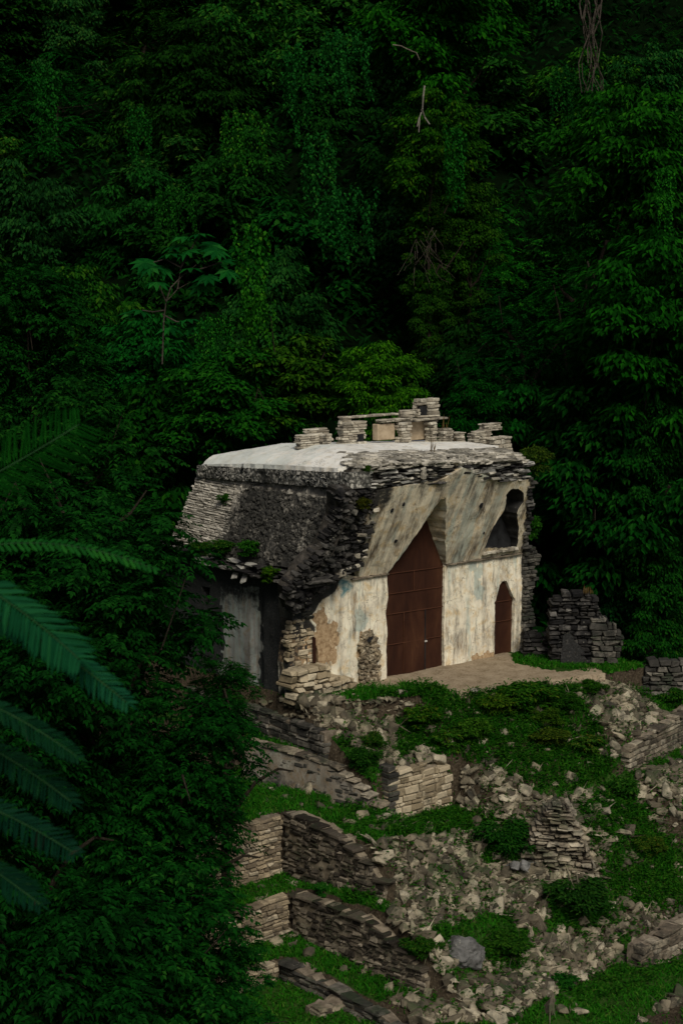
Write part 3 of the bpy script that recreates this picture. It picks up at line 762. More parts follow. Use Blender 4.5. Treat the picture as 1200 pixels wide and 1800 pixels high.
chbox(mb, at(744, 832, 1, -1.5), V((1, 0, 0)), V((0, 1, 0)), zz, .07, .07, .17, .03, .2, M_ROOFST)
mb.build('broken_roof_edge', T)
# broken section of the vault between slope and plaster: dark core rubble
BPL = pl3((-1.3, -1.2, 5.7), (-1.05, -.02, 3.12), (-3.5, -1.05, 3.6))
bq = lambda *pts: [onpl(px, py, BPL) for px, py in pts]
bpoly = bq((600, 866), (676, 858), (662, 885), (648, 922), (640, 960), (632, 990), (600, 1004), (590, 1018), (560, 1042), (548, 1075), (518, 1080), (512, 1040), (535, 1000), (572, 968), (596, 915))
mb = MB()
bn = BPL[1] if BPL[1].dot(CAM) > 0 else -BPL[1]
bu = V((1, .3, 0)); 
masonry(mb, bpoly, (BPL[0] - bn * .06, BPL[1]), bu, M_CORE, (.06, .15), (.08, .36), .3, .11, .3, .01)
bs = {}
o_ = BPL[0]; u_ = (bu - bn * bu.dot(bn)).normalized(); w_ = bn.cross(u_); w_ = w_ if w_.z > 0 else -w_
sheet(mb, [((p - o_).dot(u_), (p - o_).dot(w_)) for p in bpoly], lambda u, w: o_ + u_ * u + w_ * w - bn * (.16 + .07 * fbm(u, w, 0, 1.5)), M_MORTD, .15, thick=lambda u, v, p: -bn * .3)
for i in range(60):   # pale stones still bedded in the edge
    p = bpoly[rnd.randrange(3, 9)].lerp(bpoly[rnd.randrange(2, 9)], rnd.random())
    chbox(mb, p + bn * rnd.uniform(-.06, .02), V((1, rnd.uniform(-.3, .3), rnd.uniform(-.2, .2))).normalized(), V((0, 1, 0)), zz, rnd.uniform(.06, .16), .12, rnd.uniform(.03, .07), .02, .3, M_CORE if rnd.random() < .75 else M_COMB)
mb.build('broken_vault_end', T)
# ragged masonry return at the right end
mb = MB()
for z in np.arange(-.3, 3.3, .12):
    x = 5.6
    w = .42 + .16 * noise.noise(V((z * 1.7, 0, 5))) + (.16 if z > 2.6 else 0) + max(0, .5 - z) * .5
    while x < 5.6 + w:
        l = rnd.uniform(.12, .32)
        for k in range(2):
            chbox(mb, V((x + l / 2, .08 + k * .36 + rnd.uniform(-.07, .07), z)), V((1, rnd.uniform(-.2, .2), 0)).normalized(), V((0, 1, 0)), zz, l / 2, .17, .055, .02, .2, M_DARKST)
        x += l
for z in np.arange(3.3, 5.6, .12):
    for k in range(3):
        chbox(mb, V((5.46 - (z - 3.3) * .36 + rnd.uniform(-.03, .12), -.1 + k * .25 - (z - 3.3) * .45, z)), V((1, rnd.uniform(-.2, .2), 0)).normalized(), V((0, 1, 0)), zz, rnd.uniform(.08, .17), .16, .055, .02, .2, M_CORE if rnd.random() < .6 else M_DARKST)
mb.build('broken_end_masonry', T)
# back and inside of the building so that it is solid
mb = MB()
sheet(mb, [(-3.35, -.5), (5.7, -.5), (5.7, 3.5), (4.8, 6.1), (-2.2, 6.1), (-3.35, 3.5)], lambda x, z: V((x, 6.3 - max(0, z - 3.5) * .36, z)), M_DARKST, .5)
sheet(mb, [(.1, -.5), (6.5, -.5), (6.5, 3.4), (5.8, 6.), (.1, 6.)], lambda y, z: V((5.68 - max(0, z - 3.4) * .32, y, z)), M_DARKST, .5)
mb.build('back_wall', T)

# roof comb remnants
RC = thing('roof_comb', 'remnant of a pierced stone roof crest standing on the white roof', 'roof comb', (2.5, 2.4, 6.6))
def stack(name, px0, px1, py0, py1, y, dep, mat=M_COMB, hole=None, chh=(.06, .11), cap=False, parent=RC):
    dep *= .5; px0 += dep * 34
    a = at(px0, py1, 1, y); b = at(px1, py0, 1, y); x0, x1 = a.x, b.x; za, zb = a.z, at((px0 + px1) / 2, py0, 1, y).z
    zlo = min(za, roofz((x0 + x1) / 2, y) - .05) if py1 >= 764 else za
    m = MB(); z = zlo
    while z < zb - .02:
        h = min(rnd.uniform(*chh), zb - z + .01)
        ed = rnd.uniform(-.05, .05)
        for row in range(2):
            spans = [(x0 + ed + rnd.uniform(-.04, .04), x1 + rnd.uniform(-.03, .04))]
            if hole and row == 0 and hole[2] < (z + h / 2 - zlo) / (zb - zlo) < hole[3]:
                spans = [(spans[0][0], x0 + hole[0] * (x1 - x0)), (x0 + hole[1] * (x1 - x0), spans[0][1])]
            for xa, xb in spans:
                x = xa
                while x < xb - .03:
                    l = min(rnd.uniform(.15, .42), xb - x)
                    if xb - x - l < .08: l = xb - x
                    c = V((x + l / 2, y + (row - .5) * dep / 2 + rnd.uniform(-.03, .03), z + h / 2))
                    chbox(m, c, V((1, rnd.uniform(-.06, .06), rnd.uniform(-.03, .03))).normalized(), V((0, 1, 0)), zz, max(.03, l / 2 - .004), dep / 4 + .01, h / 2 - .004, .014, .14, mat)
                    x += l
        z += h
    if hole:
        hx0, hx1, hz0, hz1 = hole
        c = V((x0 + (hx0 + hx1) / 2 * (x1 - x0), y - .06, zlo + (hz0 + hz1) / 2 * (zb - zlo)))
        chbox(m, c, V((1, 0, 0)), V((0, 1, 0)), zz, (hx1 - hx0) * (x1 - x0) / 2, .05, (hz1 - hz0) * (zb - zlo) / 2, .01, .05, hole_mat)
    return m.build(name, parent)
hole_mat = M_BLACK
CREAM = simple('cream_niche', [(.3, (.26, .20, .135)), (.6, (.43, .35, .25))], 5)
stack('comb_pier', 514, 556, 764, 777, 2.2, .5, chh=(.05, .09))
stack('comb_pier', 527, 573, 752, 766, 2.35, .45, chh=(.05, .08))
stack('comb_pier', 553, 580, 763, 775, 2.1, .4, chh=(.05, .08))
stack('comb_pier', 587, 637, 741, 778, 2.2, .6, hole=(.62, .95, .1, .5))
stack('comb_stub', 590, 612, 731, 742, 2.3, .5, chh=(.05, .07))
stack('comb_lintel', 598, 697, 728, 736, 2.4, .4, chh=(.05, .07))
stack('comb_lintel', 655, 719, 736, 743, 2.25, .5, chh=(.05, .06))
mb = MB(); a_ = at(659, 774, 1, 2.35); b_ = at(690, 743, 1, 2.35)
chbox(mb, (a_ + b_) / 2, V((1, 0, 0)), V((0, 1, 0)), zz, (b_.x - a_.x) / 2, .12, (b_.z - a_.z) / 2, .02, .04, CREAM); mb.build('comb_panel', RC)
stack('comb_pier', 690, 717, 742, 780, 2.1, .6)
mb = MB(); a_ = at(716, 774, 1, 2.6); b_ = at(747, 738, 1, 2.6)
chbox(mb, (a_ + b_) / 2, V((1, 0, 0)), V((0, 1, 0)), zz, (b_.x - a_.x) / 2, .12, (b_.z - a_.z) / 2, .02, .04, CREAM); mb.build('comb_panel', RC)
stack('comb_pier', 743, 763, 739, 777, 2.2, .6)
stack('comb_ledge', 711, 778, 733, 740, 2.2, .8, chh=(.05, .08))
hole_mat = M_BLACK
stack('comb_tower', 721, 766, 700, 734, 2.3, .55, hole=(.08, .45, .12, .6))
stack('comb_step', 697, 724, 721, 734, 2.3, .5)
stack('comb_pier', 764, 790, 753, 778, 2.1, .6)
stack('comb_pier', 786, 811, 760, 779, 2.0, .6)
stack('comb_pier', 845, 891, 768, 796, 1.6, .8, chh=(.1, .16))
stack('comb_pier', 818, 858, 757, 766, 1.9, .6, chh=(.04, .07))
stack('comb_pier', 836, 876, 743, 758, 2.0, .5, chh=(.05, .07))

# ---------------------------------------------------------------- terrace walls
def wall(name, label, cat, pts, mat=M_WALLST, nrm=None, dep=.35, ch=(.1, .2), cl=(.16, .45), prot=.03, jit=.16, coping=True, backing=M_MORT, gap=.014, miss=.0, batter=0.):
    """pts: list of (x, y, zbottom, ztop) along the foot of the wall"""
    t = thing(name, label, cat, (pts[0][0], pts[0][1], pts[0][2]))
    m = MB(); mm = MB(); mc = MB()
    for (xa, ya, ba, ta), (xb, yb_, bb, tb) in zip(pts, pts[1:]):
        A0 = V((xa, ya, ba)); B0 = V((xb, yb_, bb)); u = (B0 - A0); u.z = 0; u.normalize()
        n = u.cross(zz); n = n if n.dot(CAM - A0) > 0 else -n
        n = (n + zz * batter).normalized()
        up_ = n.cross(u); up_ = up_ if up_.z > 0 else -up_
        poly = [A0, B0, B0 + up_ * (tb - bb), A0 + up_ * (ta - ba)]
        # irregular top
        tops = []
        for k in range(1, 8):
            f = k / 8; q = B0.lerp(A0, f) + up_ * ((tb - bb) * (1 - f) + (ta - ba) * f + rnd.uniform(-.06, .06)); tops.append(q)
        pol = [A0, B0, poly[2]] + tops + [poly[3]]
        masonry(m, pol, (A0, n), u, mat, ch, cl, dep, prot, jit, gap, miss=miss)
        sheet(mm, [((p - A0).dot(u), (p - A0).dot(up_)) for p in pol], lambda a, b: A0 + u * a + up_ * b - n * (.05 + .02 * fbm(a, b, 0, 3)), backing, .2, thick=lambda a, b, p: -n * (dep + .1))
        if coping:
            Lh = (B0 - A0).length; x = 0
            while x < Lh:
                l = rnd.uniform(.22, .6); f = (x + l / 2) / Lh
                if f < 1 and rnd.random() < .8:
                    c = A0.lerp(B0, f) + up_ * ((ta - ba) * (1 - f) + (tb - bb) * f + rnd.uniform(-.03, .05)) - n * (dep / 2 - .05)
                    chbox(mc, c, (u + zz * rnd.uniform(-.06, .06)).normalized(), n, zz, l / 2 - .01, dep / 2 + rnd.uniform(-.06, .04), rnd.uniform(.035, .06), .02, .2, mat)
                x += l
    m.build('stonework', t); mm.build('mortar', t)
    if mc.v: mc.build('coping', t)
    return t
# ledge under the temple's dark side
wall('plinth_wall', 'low plinth wall with a projecting slab ledge under the dark side of the temple', 'wall', [(-3.92, 4.5, -1.3, -.5), (-3.95, 1.0, -1.3, -.52), (-4.0, -1.9, -1.35, -.56)], M_DARKST, ch=(.12, .22), cl=(.25, .6))
# plaster-faced wall
tA = thing('terrace_wall', 'grey plastered terrace wall with a ragged sloping top left of the square corner', 'wall', (-4.7, .5, -2.1))
mb = MB()
A0 = V((-4.7, .5, 0)); uA = V((.95, -4.8, 0)).normalized(); LA = 5.1; nA = V((-uA.y, uA.x, 0)); nA = nA if nA.x < 0 else -nA
topA = [(0, -1.14), (.8, -1.18), (1.6, -1.2), (2.4, -1.26), (3.0, -1.33), (3.3, -1.5), (3.7, -1.62), (4.0, -1.75), (4.4, -1.95), (4.9, -2.3)]
pA = [(0, -2.3), (LA, -2.7)] + [(s, z) for s, z in reversed(topA)]
def amap(s, z): return A0 + uA * s + zz * z + nA * (.10 + (-1.2 - z) * .22 + .05 * fbm(s, z, 0, .9) + .02 * fbm(s, z, 2, 4))
sheet(mb, pA, amap, M_APL, .12, thick=lambda a, b, p: -nA * .4, attr=lambda s, z, p: (.45 * (fbm(s, z, 1, .8) > .1) + .3 * sst(-1.9, -2.3, z), .2, 0, 1), edge_jit=.03)
mb.build('plaster_face', tA, True)
mb = MB()
pa = [amap(.1, -2.2), amap(4.7, -2.5)] + [amap(q_, interp(q_, topA) - .03) for q_ in (4.4, 3.6, 3., 2., 1., .1)]
masonry(mb, pa, pl3(amap(.2, -2.1), amap(4., -2.3), amap(1.5, -1.25)), uA, M_DARKST, (.08, .17), (.12, .36), .2, .035, .28, .012, miss=.42)
mb.build('stonework', tA)
mb = MB()
for s, z in [(i * .3, interp(i * .3, topA)) for i in range(17)]:
    chbox(mb, amap(s + .15, z + .02) - nA * .12, (uA + zz * rnd.uniform(-.15, .02)).normalized(), nA, zz, rnd.uniform(.12, .2), rnd.uniform(.14, .22), rnd.uniform(.03, .05), .015, .2, M_WALLST)
mb.build('coping', tA)
mb = MB(); s = 0
while s < 5.:
    l = rnd.uniform(.2, .5); z = -2.1 - .075 * s
    for k in range(2):
        chbox(mb, amap(s + l / 2, z - k * .14) + nA * .10, (uA - zz * .08).normalized(), nA, zz, l / 2, .2, .065, .02, .2, M_DARKST if rnd.random() < .6 else M_WALLST)
    s += l
mb.build('footing', tA)
# square stone corner
tB = wall('stone_corner', 'square corner of cut yellowish blocks at the foot of the rubble platform', 'wall', [(-3.38, -3.86, -2.95, -1.34), (-2.1, -3.86, -2.95, -1.40), (-1.55, -3.84, -2.95, -1.52), (-1.0, -3.8, -2.95, -1.85)], M_BLOCK, ch=(.10, .24), cl=(.12, .55), prot=.016, jit=.09, gap=.012, backing=M_MORTL)
mb = MB()
masonry(mb, [V((-3.40, -3.86, -2.75)), V((-3.40, -3.86, -1.24)), V((-3.42, -2.4, -1.35)), V((-3.42, -2.4, -2.6))], (V((-3.41, -3.6, -2)), V((-1, 0, 0))), V((0, 1, 0)), M_DARKST, (.13, .19), (.2, .5), .35, .012, .06)
sheet(mb, [(-3.8, -2.7), (-2.4, -2.6), (-2.4, -1.35), (-3.8, -1.26)], lambda y, z: V((-3.36, y, z)), M_MORTD, .3)
mb.build('return_face', tB)
wall('terrace_wall', 'long dark stone terrace wall in the middle of the left flank', 'wall', [(-6.22, -2.95, -3.85, -2.1), (-6.24, -4.1, -3.8, -2.1), (-6.24, -5.2, -3.7, -2.2), (-6.2, -5.9, -3.6, -2.5), (-6.1, -6.7, -3.6, -3.0)], M_FLANK, ch=(.09, .17), cl=(.13, .36), jit=.22, miss=.10, gap=.022, prot=.02, backing=M_MORTL)
wall('terrace_wall', 'lower dark stone terrace wall beneath the narrow grass strip', 'wall', [(-6.99, -4.2, -4.9, -3.72), (-7.0, -5.6, -4.95, -3.66), (-6.98, -7.0, -4.95, -3.6), (-6.96, -8.0, -5.0, -3.9), (-6.85, -9.0, -5.05, -4.5)], M_FLANK, ch=(.09, .17), cl=(.13, .36), jit=.22, miss=.10, gap=.022, prot=.02, backing=M_MORTL)
wall('kerb_wall', 'low stone kerb along the lowest grass terrace at the bottom', 'wall', [(-8.3, -5.4, -5.4, -4.82), (-8.26, -7.2, -5.4, -4.88), (-8.3, -9.2, -5.5, -4.98), (-8.35, -11., -5.6, -5.1)], M_DARKST, ch=(.1, .17), cl=(.2, .5))
wall('terrace_wall', 'pale tan wall facing right behind the leaves of the left tree', 'wall', [(-9.6, -2.98, -3.95, -2.3), (-7.6, -2.96, -3.9, -2.25), (-6.26, -2.94, -3.9, -2.12)], M_TAN, ch=(.09, .16), cl=(.14, .4))
wall('terrace_wall', 'short pale tan wall below the leaning branch of the left tree', 'wall', [(-9.6, -4.22, -5., -3.95), (-8.2, -4.2, -4.95, -3.85), (-7.02, -4.18, -4.95, -3.76)], M_TAN, ch=(.09, .16), cl=(.14, .4))
wall('terrace_wall', 'lowest short pale wall beside the end of the kerb', 'wall', [(-9.8, -5.42, -5.5, -4.95), (-8.34, -5.4, -5.5, -4.84)], M_TAN, ch=(.09, .16), cl=(.14, .4))
wall('kerb_wall', 'broken line of kerb stones in the bottom grass', 'wall', [tuple(ground(560, 1792)[:2]) + (-5.4, -5.08), tuple(ground(622, 1774)[:2]) + (-5.4, -5.05)], M_WALLST)
def on(px, py, dz=0.): 
    p = ground(px, py); return p
wall('terrace_wall', 'terrace wall of squared grey blocks at the right below the rubble', 'wall', [(3.45, -6.32, -2.25, -1.42), (4.6, -6.05, -2.22, -1.3), (6.9, -5.55, -2.2, -1.1), (9., -5.1, -2.2, -1.0)], M_WALLST, ch=(.12, .17), cl=(.25, .55), prot=.015, jit=.08)
pl = [on(1112, 1692), on(1205, 1664)]
z1_ = -5.5
wall('terrace_wall', 'low whitish broken wall at the edge of the bottom right lawn', 'wall', [(-.75, -10.42, -5.6, -4.9), (.35, -10.36, -5.6, -4.82), (.8, -10.3, -5.6, -4.7), (3.5, -10.1, -5.6, -4.75)], M_WALLST, ch=(.12, .22), cl=(.25, .6), prot=.06)
# stacked rubble buttress in the middle of the slope
mb = MB()
bx = [ground(940, 1500), ground(1005, 1530)]
c0 = ground(975, 1535); 
tS = thing('stacked_buttress', 'upright stack of thin layered stones jutting from the middle of the rubble slope', 'wall', c0)
uS = rt.copy(); nS = -vh
qS = lambda px, py: onpl(px, py, (c0, vh))
for k, off in enumerate((.3, .0)):
    masonry(mb, [qS(x, y) + vh * off for x, y in ((898, 1552), (1058, 1552), (1040, 1515), (1024, 1475), (1012, 1445), (1002, 1424), (985, 1413), (966, 1420), (948, 1448), (926, 1492))], (c0 + vh * off, vh), (rt + zz * (.05 - .1 * k)), M_WALLST, (.05, .13), (.12, .42), .5, .14, .34, miss=.04)
mb.build('stonework', tS)
# ruined fragment at the right end of the platform
r0, r1 = ground(978, 1168), ground(1082, 1166)
rb = (r0 + r1) / 2
tR = thing('ruined_wall', 'dark ruined wall fragment with bulging stones standing right of the small door', 'wall', rb)
rp_ = (rb, vh)
rq = lambda *p: [onpl(x, y, rp_) for x, y in p]
mb = MB()
masonry(mb, rq((972, 1172), (968, 1100), (974, 1056), (996, 1044), (1038, 1044), (1050, 1056), (1060, 1085), (1078, 1102), (1092, 1118), (1090, 1142), (1074, 1172)), rp_, rt, M_CORE, (.08, .18), (.18, .5), .7, .06, .25)
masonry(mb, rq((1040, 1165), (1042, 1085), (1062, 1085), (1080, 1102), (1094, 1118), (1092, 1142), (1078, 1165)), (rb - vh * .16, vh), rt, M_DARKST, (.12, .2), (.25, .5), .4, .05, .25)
mb.build('stonework', tR)
mb = MB(); q = rq((985, 1166), (988, 1118), (1000, 1110), (1018, 1135), (1032, 1160), (1050, 1150), (1052, 1166))
sheet(mb, [((p - rb).dot(rt), p.z) for p in q], lambda u, z: V((rb.x, rb.y, 0)) + rt * u + zz * z - vh * (.09 + .04 * fbm(u, z, 0, 2)), M_APL, .1, thick=lambda a, b, p: vh * .1, attr=lambda u, z, p: (.75, .35, 0, 1), edge_jit=.05)
mb.build('plaster_patch', tR, True)
g0 = ground(1140, 1222)
tF = thing('ruined_wall', 'dark rubble wall at the right edge in front of the forest', 'wall', g0)
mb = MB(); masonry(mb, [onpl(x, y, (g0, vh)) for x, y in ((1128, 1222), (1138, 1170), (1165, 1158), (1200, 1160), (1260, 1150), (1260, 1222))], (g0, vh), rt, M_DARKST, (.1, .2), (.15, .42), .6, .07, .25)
mb.build('stonework', tF)
# low rough foundation running off the right of the temple
tG = thing('ruined_wall', 'low tumbled stone footing joining the temple end to the dark ruin', 'wall', at(950, 1155, 2, -.05))
mb = MB(); g1 = at(950, 1158, 2, -.05); masonry(mb, [onpl(x, y, (g1, vh)) for x, y in ((920, 1160), (922, 1110), (945, 1118), (980, 1112), (985, 1165))], (g1, vh), rt, M_CORE, (.08, .15), (.15, .4), .5, .07, .25)
mb.build('stonework', tG)

# ---------------------------------------------------------------- loose stones
import bmesh
def rockmesh(seed, flat):
    r = random.Random(seed); bm = bmesh.new()
    for i in range(22):
        v = V((r.uniform(-1, 1), r.uniform(-.75, .75), r.uniform(-flat, flat)))
        m = max(abs(v.x), abs(v.y) / .75, abs(v.z) / flat); v = v / m * r.uniform(.82, 1.)
        bm.verts.new(v * .5)
    h = bmesh.ops.convex_hull(bm, input=bm.verts)
    bmesh.ops.delete(bm, geom=[v for v in bm.verts if not v.link_faces], context='VERTS')
    bmesh.ops.bevel(bm, geom=bm.edges[:], offset=.05, segments=2, affect='EDGES', profile=.6)
    bmesh.ops.recalc_face_normals(bm, faces=bm.faces)
    me = bpy.data.meshes.new('loose_stone'); bm.to_mesh(me); bm.free(); me.materials.append(M_RUB); return me
ROCKS = [rockmesh(100 + i, (.35, .5, .62, .28)[i % 4]) for i in range(14)]
RV = [([v.co.copy() for v in m.vertices], [tuple(p.vertices) for p in m.polygons]) for m in ROCKS]
cand = []
r = random.Random(21)
while len(cand) < 4300:
    x = r.uniform(-8.5, 8.5); y = r.uniform(-12.2, -.6); z = tz(x, y)
    px, py = pix(V((x, y, z)))
    if not (430 < px < 1230 and 1200 < py < 1830): continue
    if inpoly(px, py, DIRT): continue
    d = dens(px, py, RUBP) * (1 - .8 * dens(px, py, VEGP))
    if z < -5.3 and d < .2: continue
    if r.random() > max(d, .02): continue
    if abs(zflank(x - .25, y) - zflank(x + .25, y)) > .3 and zflank(x, y) < zfront(x, y) - .25: continue
    s = .11 + .38 * r.random() ** 2.5 + (.12 if r.random() < .03 else 0)
    cand.append((s, x, y, z))
cand.sort(reverse=True)
lab = {0: ('loose pale limestone block lying in the rubble of the front slope', 'stones tumbled on the front slope'),
       1: ('loose stone lying on the crumbled platform face under the temple corner', 'stones on the crumbled platform face'),
       2: ('loose stone lying in the rubble behind the squared block wall at right', 'stones at the right of the slope')}
stuff = MB()
for i, (s, x, y, z) in enumerate(cand):
    k = r.randrange(len(ROCKS))
    M = Matrix.Translation((x, y, z + s * .10)) @ Matrix.Rotation(r.uniform(0, 2 * pi), 4, 'Z') @ Matrix.Rotation(r.gauss(0, .6), 4, 'X') @ Matrix.Rotation(r.gauss(0, .6), 4, 'Y') @ Matrix.Diagonal((s * r.uniform(.8, 1.2), s * r.uniform(.7, 1.1), s * r.uniform(.9, 1.3), 1))
    if i < 285:
        o = bpy.data.objects.new('loose_stone', ROCKS[k]); COL.objects.link(o); o.matrix_world = M
        px, py = pix(V((x, y, z))); c = 1 if py < 1345 and px < 830 else (2 if px > 1015 and py < 1480 else 0)
        tag(o, lab[c][0], 'stone', lab[c][1])
    else:
        vs, fs = RV[k]; stuff.add([M @ v for v in vs], fs, M_RUB)
for i in range(190):
    p = ground(r.uniform(455, 720), r.uniform(1222, 1300)); s = r.uniform(.1, .3); k = r.randrange(len(ROCKS))
    if p.x > -3.4 and p.y > -.7: continue
    M = Matrix.Translation(p) @ Matrix.Rotation(r.uniform(0, 6.28), 4, 'Z') @ Matrix.Rotation(r.gauss(0, .4), 4, 'X') @ Matrix.Diagonal((s * 1.1, s, s, 1))
    stuff.add([M @ v for v in RV[k][0]], RV[k][1], M_RUB)
for i in range(260):
    p = ground(r.uniform(868, 1075), r.uniform(1405, 1575)); s = r.uniform(.12, .36); k = r.randrange(len(ROCKS))
    M = Matrix.Translation(p + zz * r.uniform(-.02, .1)) @ Matrix.Rotation(r.uniform(0, 6.28), 4, 'Z') @ Matrix.Rotation(r.gauss(0, .3), 4, 'X') @ Matrix.Diagonal((s * 1.3, s, s * .8, 1))
    stuff.add([M @ v for v in RV[k][0]], RV[k][1], M_RUB)
setting(stuff.build('rubble'), 'stuff')
def special(px, py, dims, label, rot, mat, flat=.5, seed=5):
    p = ground(px, py); me = rockmesh(seed, flat); me.materials[0] = mat
    o = bpy.data.objects.new('boulder', me); COL.objects.link(o)
    o.location = p + zz * dims[2] * .33; o.scale = dims; o.rotation_euler = rot
    return tag(o, label, 'boulder')
M_BOUL = m_stone('boulder_stone', [(.0, (.08, .08, .08)), (.5, (.18, .18, .178)), (1., (.3, .3, .29))], .45, moldscale=3., world=True)
def boulder():
    bm = bmesh.new(); bmesh.ops.create_icosphere(bm, subdivisions=4, radius=.5)
    for v in bm.verts:
        d = v.co.normalized(); k = .92 + .28 * noise.noise(d * 1.7 + V((3, 1, 7))) + .14 * abs(noise.noise(d * 4.)) + .07 * noise.noise(d * 11)
        v.co = V((d.x * .56, d.y * .45, max(d.z, -.6) * .44)) * k
    me = bpy.data.meshes.new('boulder'); bm.to_mesh(me); bm.free(); me.materials.append(M_BOUL)
    o = bpy.data.objects.new('boulder', me); COL.objects.link(o); o.location = ground(812, 1680) + zz * .02; o.rotation_euler = (-.15, .2, TX - pi / 2)
    tag(o, 'large rounded dark grey boulder low on the rubble slope', 'boulder')
boulder()
special(905, 1545, (.32, .5, .62), 'grey flat slab propped upright below the bush, left one of the pair', (.3, -.2, -.7), M_BOUL, .25, 12).location.z += .15
special(922, 1548, (.28, .5, .75), 'narrow grey slab leaning to the right below the bush', (.2, .5, -.7), M_BOUL, .25, 13).location.z += .15
special(860, 1738, (.9, .4, .35), 'long squared brown slab lying near the bottom of the rubble', (.1, .3, -.6), M_RUB, .5, 14)
special(840, 1500, (.5, .4, .5), 'big pale angular block beside the dark green bush', (.2, .2, .2), M_RUB, .6, 15)
special(945, 1538, (.7, .45, .4), 'broad pale block wedged right of the leaning slabs', (.1, .15, -.5), M_RUB, .5, 16)
special(705, 1222, (.42, .32, .26), 'white stone at the grassy lip of the dirt platform', (.1, .1, .2), M_COMB, .6, 17)
special(604, 1215, (.42, .34, .34), 'white chalky stone at the foot of the broken wall corner', (0, .2, .4), M_ROOFST, .6, 18)
special(836, 1217, (.5, .3, .2), 'white flat stone on the edge of the dirt path', (0, .1, .2), M_ROOFST, .6, 19)
special(790, 1450, (.4, .3, .25), 'pale cream stone alone on the grass under the cut block corner', (0, .1, .2), M_RUB, .6, 20)

# ---------------------------------------------------------------- leaves
def leaf(mb, p, d, n, l, w, mat, fold=.15):
    s = d.cross(n).normalized(); n = s.cross(d)
    mb.add([p, p + d * (l * .45) + s * w * .5 + n * (w * fold), p + d * l - n * (l * .12), p + d * (l * .45) - s * w * .5 + n * (w * fold)], [(0, 1, 2), (0, 2, 3)], mat)
def leaf_ob(mb, p, d, n, l, w, mat):
    s = d.cross(n).normalized(); n = s.cross(d); h = w * .5
    mb.add([p, p + d * (l * .12) + s * h * .8 + n * h * .2, p + d * (l * .75) + s * h - n * (l * .05), p + d * l - n * (l * .12), p + d * (l * .75) - s * h - n * (l * .05), p + d * (l * .12) - s * h * .8 + n * h * .2],
           [(0, 1, 2, 3), (0, 3, 4, 5)], mat)
def rdir(r, zb=0.):
    while True:
        v = V((r.uniform(-1, 1), r.uniform(-1, 1), r.uniform(-1, 1)))
        if .05 < v.length < 1:
            v.normalize(); v.z += zb; return v.normalized()
def crown(seed, R, H, ncl, nlf, ll, lw, mat, droop=.5, rc=(.6, 1.2), sq=.6):
    """leaf clumps through an uneven crown volume; origin at the crown's centre"""
    r = random.Random(seed); mb = MB(); cl = []
    for i in range(ncl):
        d = rdir(r, .25); k = r.random() ** .45
        lump = 1 + .38 * noise.noise(V((d.x * 1.7, d.y * 1.7, d.z * 1.7 + seed)))
        cl.append((V((d.x * R * k * lump, d.y * R * k * lump, d.z * H * k * lump)), r.uniform(*rc)))
    per = nlf // ncl
    for c, q in cl:
        out = V((c.x, c.y, 0)); out = out.normalized() if out.length > .1 else V((1, 0, 0))
        for i in range(int(per * (q / ((rc[0] + rc[1]) / 2)) ** 2)):
            d = rdir(r, .45); k = r.uniform(.55, 1.)
            p = c + V((d.x * q * k, d.y * q * k, d.z * q * k * sq))
            ld = (V((d.x, d.y, 0)) + out * .4 + V((r.gauss(0, .35), r.gauss(0, .35), -droop + r.gauss(0, .3)))).normalized()
            nn = (V((0, 0, 1)) + d * .5 + rdir(r) * .45).normalized()
            leaf(mb, p, ld, nn, ll * r.uniform(.65, 1.25), lw * r.uniform(.7, 1.2), mat)
    return mb.mesh('crown')
def pinnate(mb, p, d, n, L_, pairs, ll, lw, mat, r, droop=.25, stem=None):
    """one feather leaf"""
    d = d.normalized(); s = d.cross(n).normalized()
    pts = []
    for i in range(pairs + 1):
        t = i / pairs; q = p + d * (L_ * t) - zz * (droop * L_ * t * t); pts.append(q)
        if i == 0: continue
        tt = (pts[-1] - pts[-2]).normalized()
        k = ll * (1 - .55 * abs(t - .45)) * r.uniform(.85, 1.1)
        for sg in (-1, 1):
            ld = (s * sg * .85 + tt * .55 - zz * .18 + rdir(r) * .12).normalized()
            leaf(mb, q, ld, n, k, lw, mat, .1)
    leaf(mb, pts[-1], (pts[-1] - pts[-2]).normalized(), n, ll, lw, mat)
    if stem: tube(mb, pts[::max(1, pairs // 4)] + [pts[-1]], stem, M_TWIG, 4)
def crown_pin(seed, R, H, nspray, L_, pairs, ll, lw, mat, ncl=40, rc=(.5, .9)):
    r = random.Random(seed); mb = MB()
    for i in range(ncl):
        d = rdir(r, .15); k = r.random() ** .4; lump = 1 + .35 * noise.noise(V((d.x * 1.7, d.y * 1.7, d.z * 1.7 + seed)))
        c = V((d.x * R * k * lump, d.y * R * k * lump, d.z * H * k * lump)); q = r.uniform(*rc)
        for j in range(nspray // ncl):
            e = rdir(r, .3); p = c + V((e.x * q, e.y * q, e.z * q * .7)) * r.uniform(.2, 1)
            dd = (V((e.x, e.y, e.z * .3)) + V((d.x, d.y, 0)) * .4 + rdir(r) * .3)
            dd.z -= .12; nn = (zz + e * .3 + rdir(r) * .35).normalized()
            pinnate(mb, p, dd, nn, L_ * r.uniform(.7, 1.2), pairs, ll, lw, mat, r)
    return mb.mesh('crown')
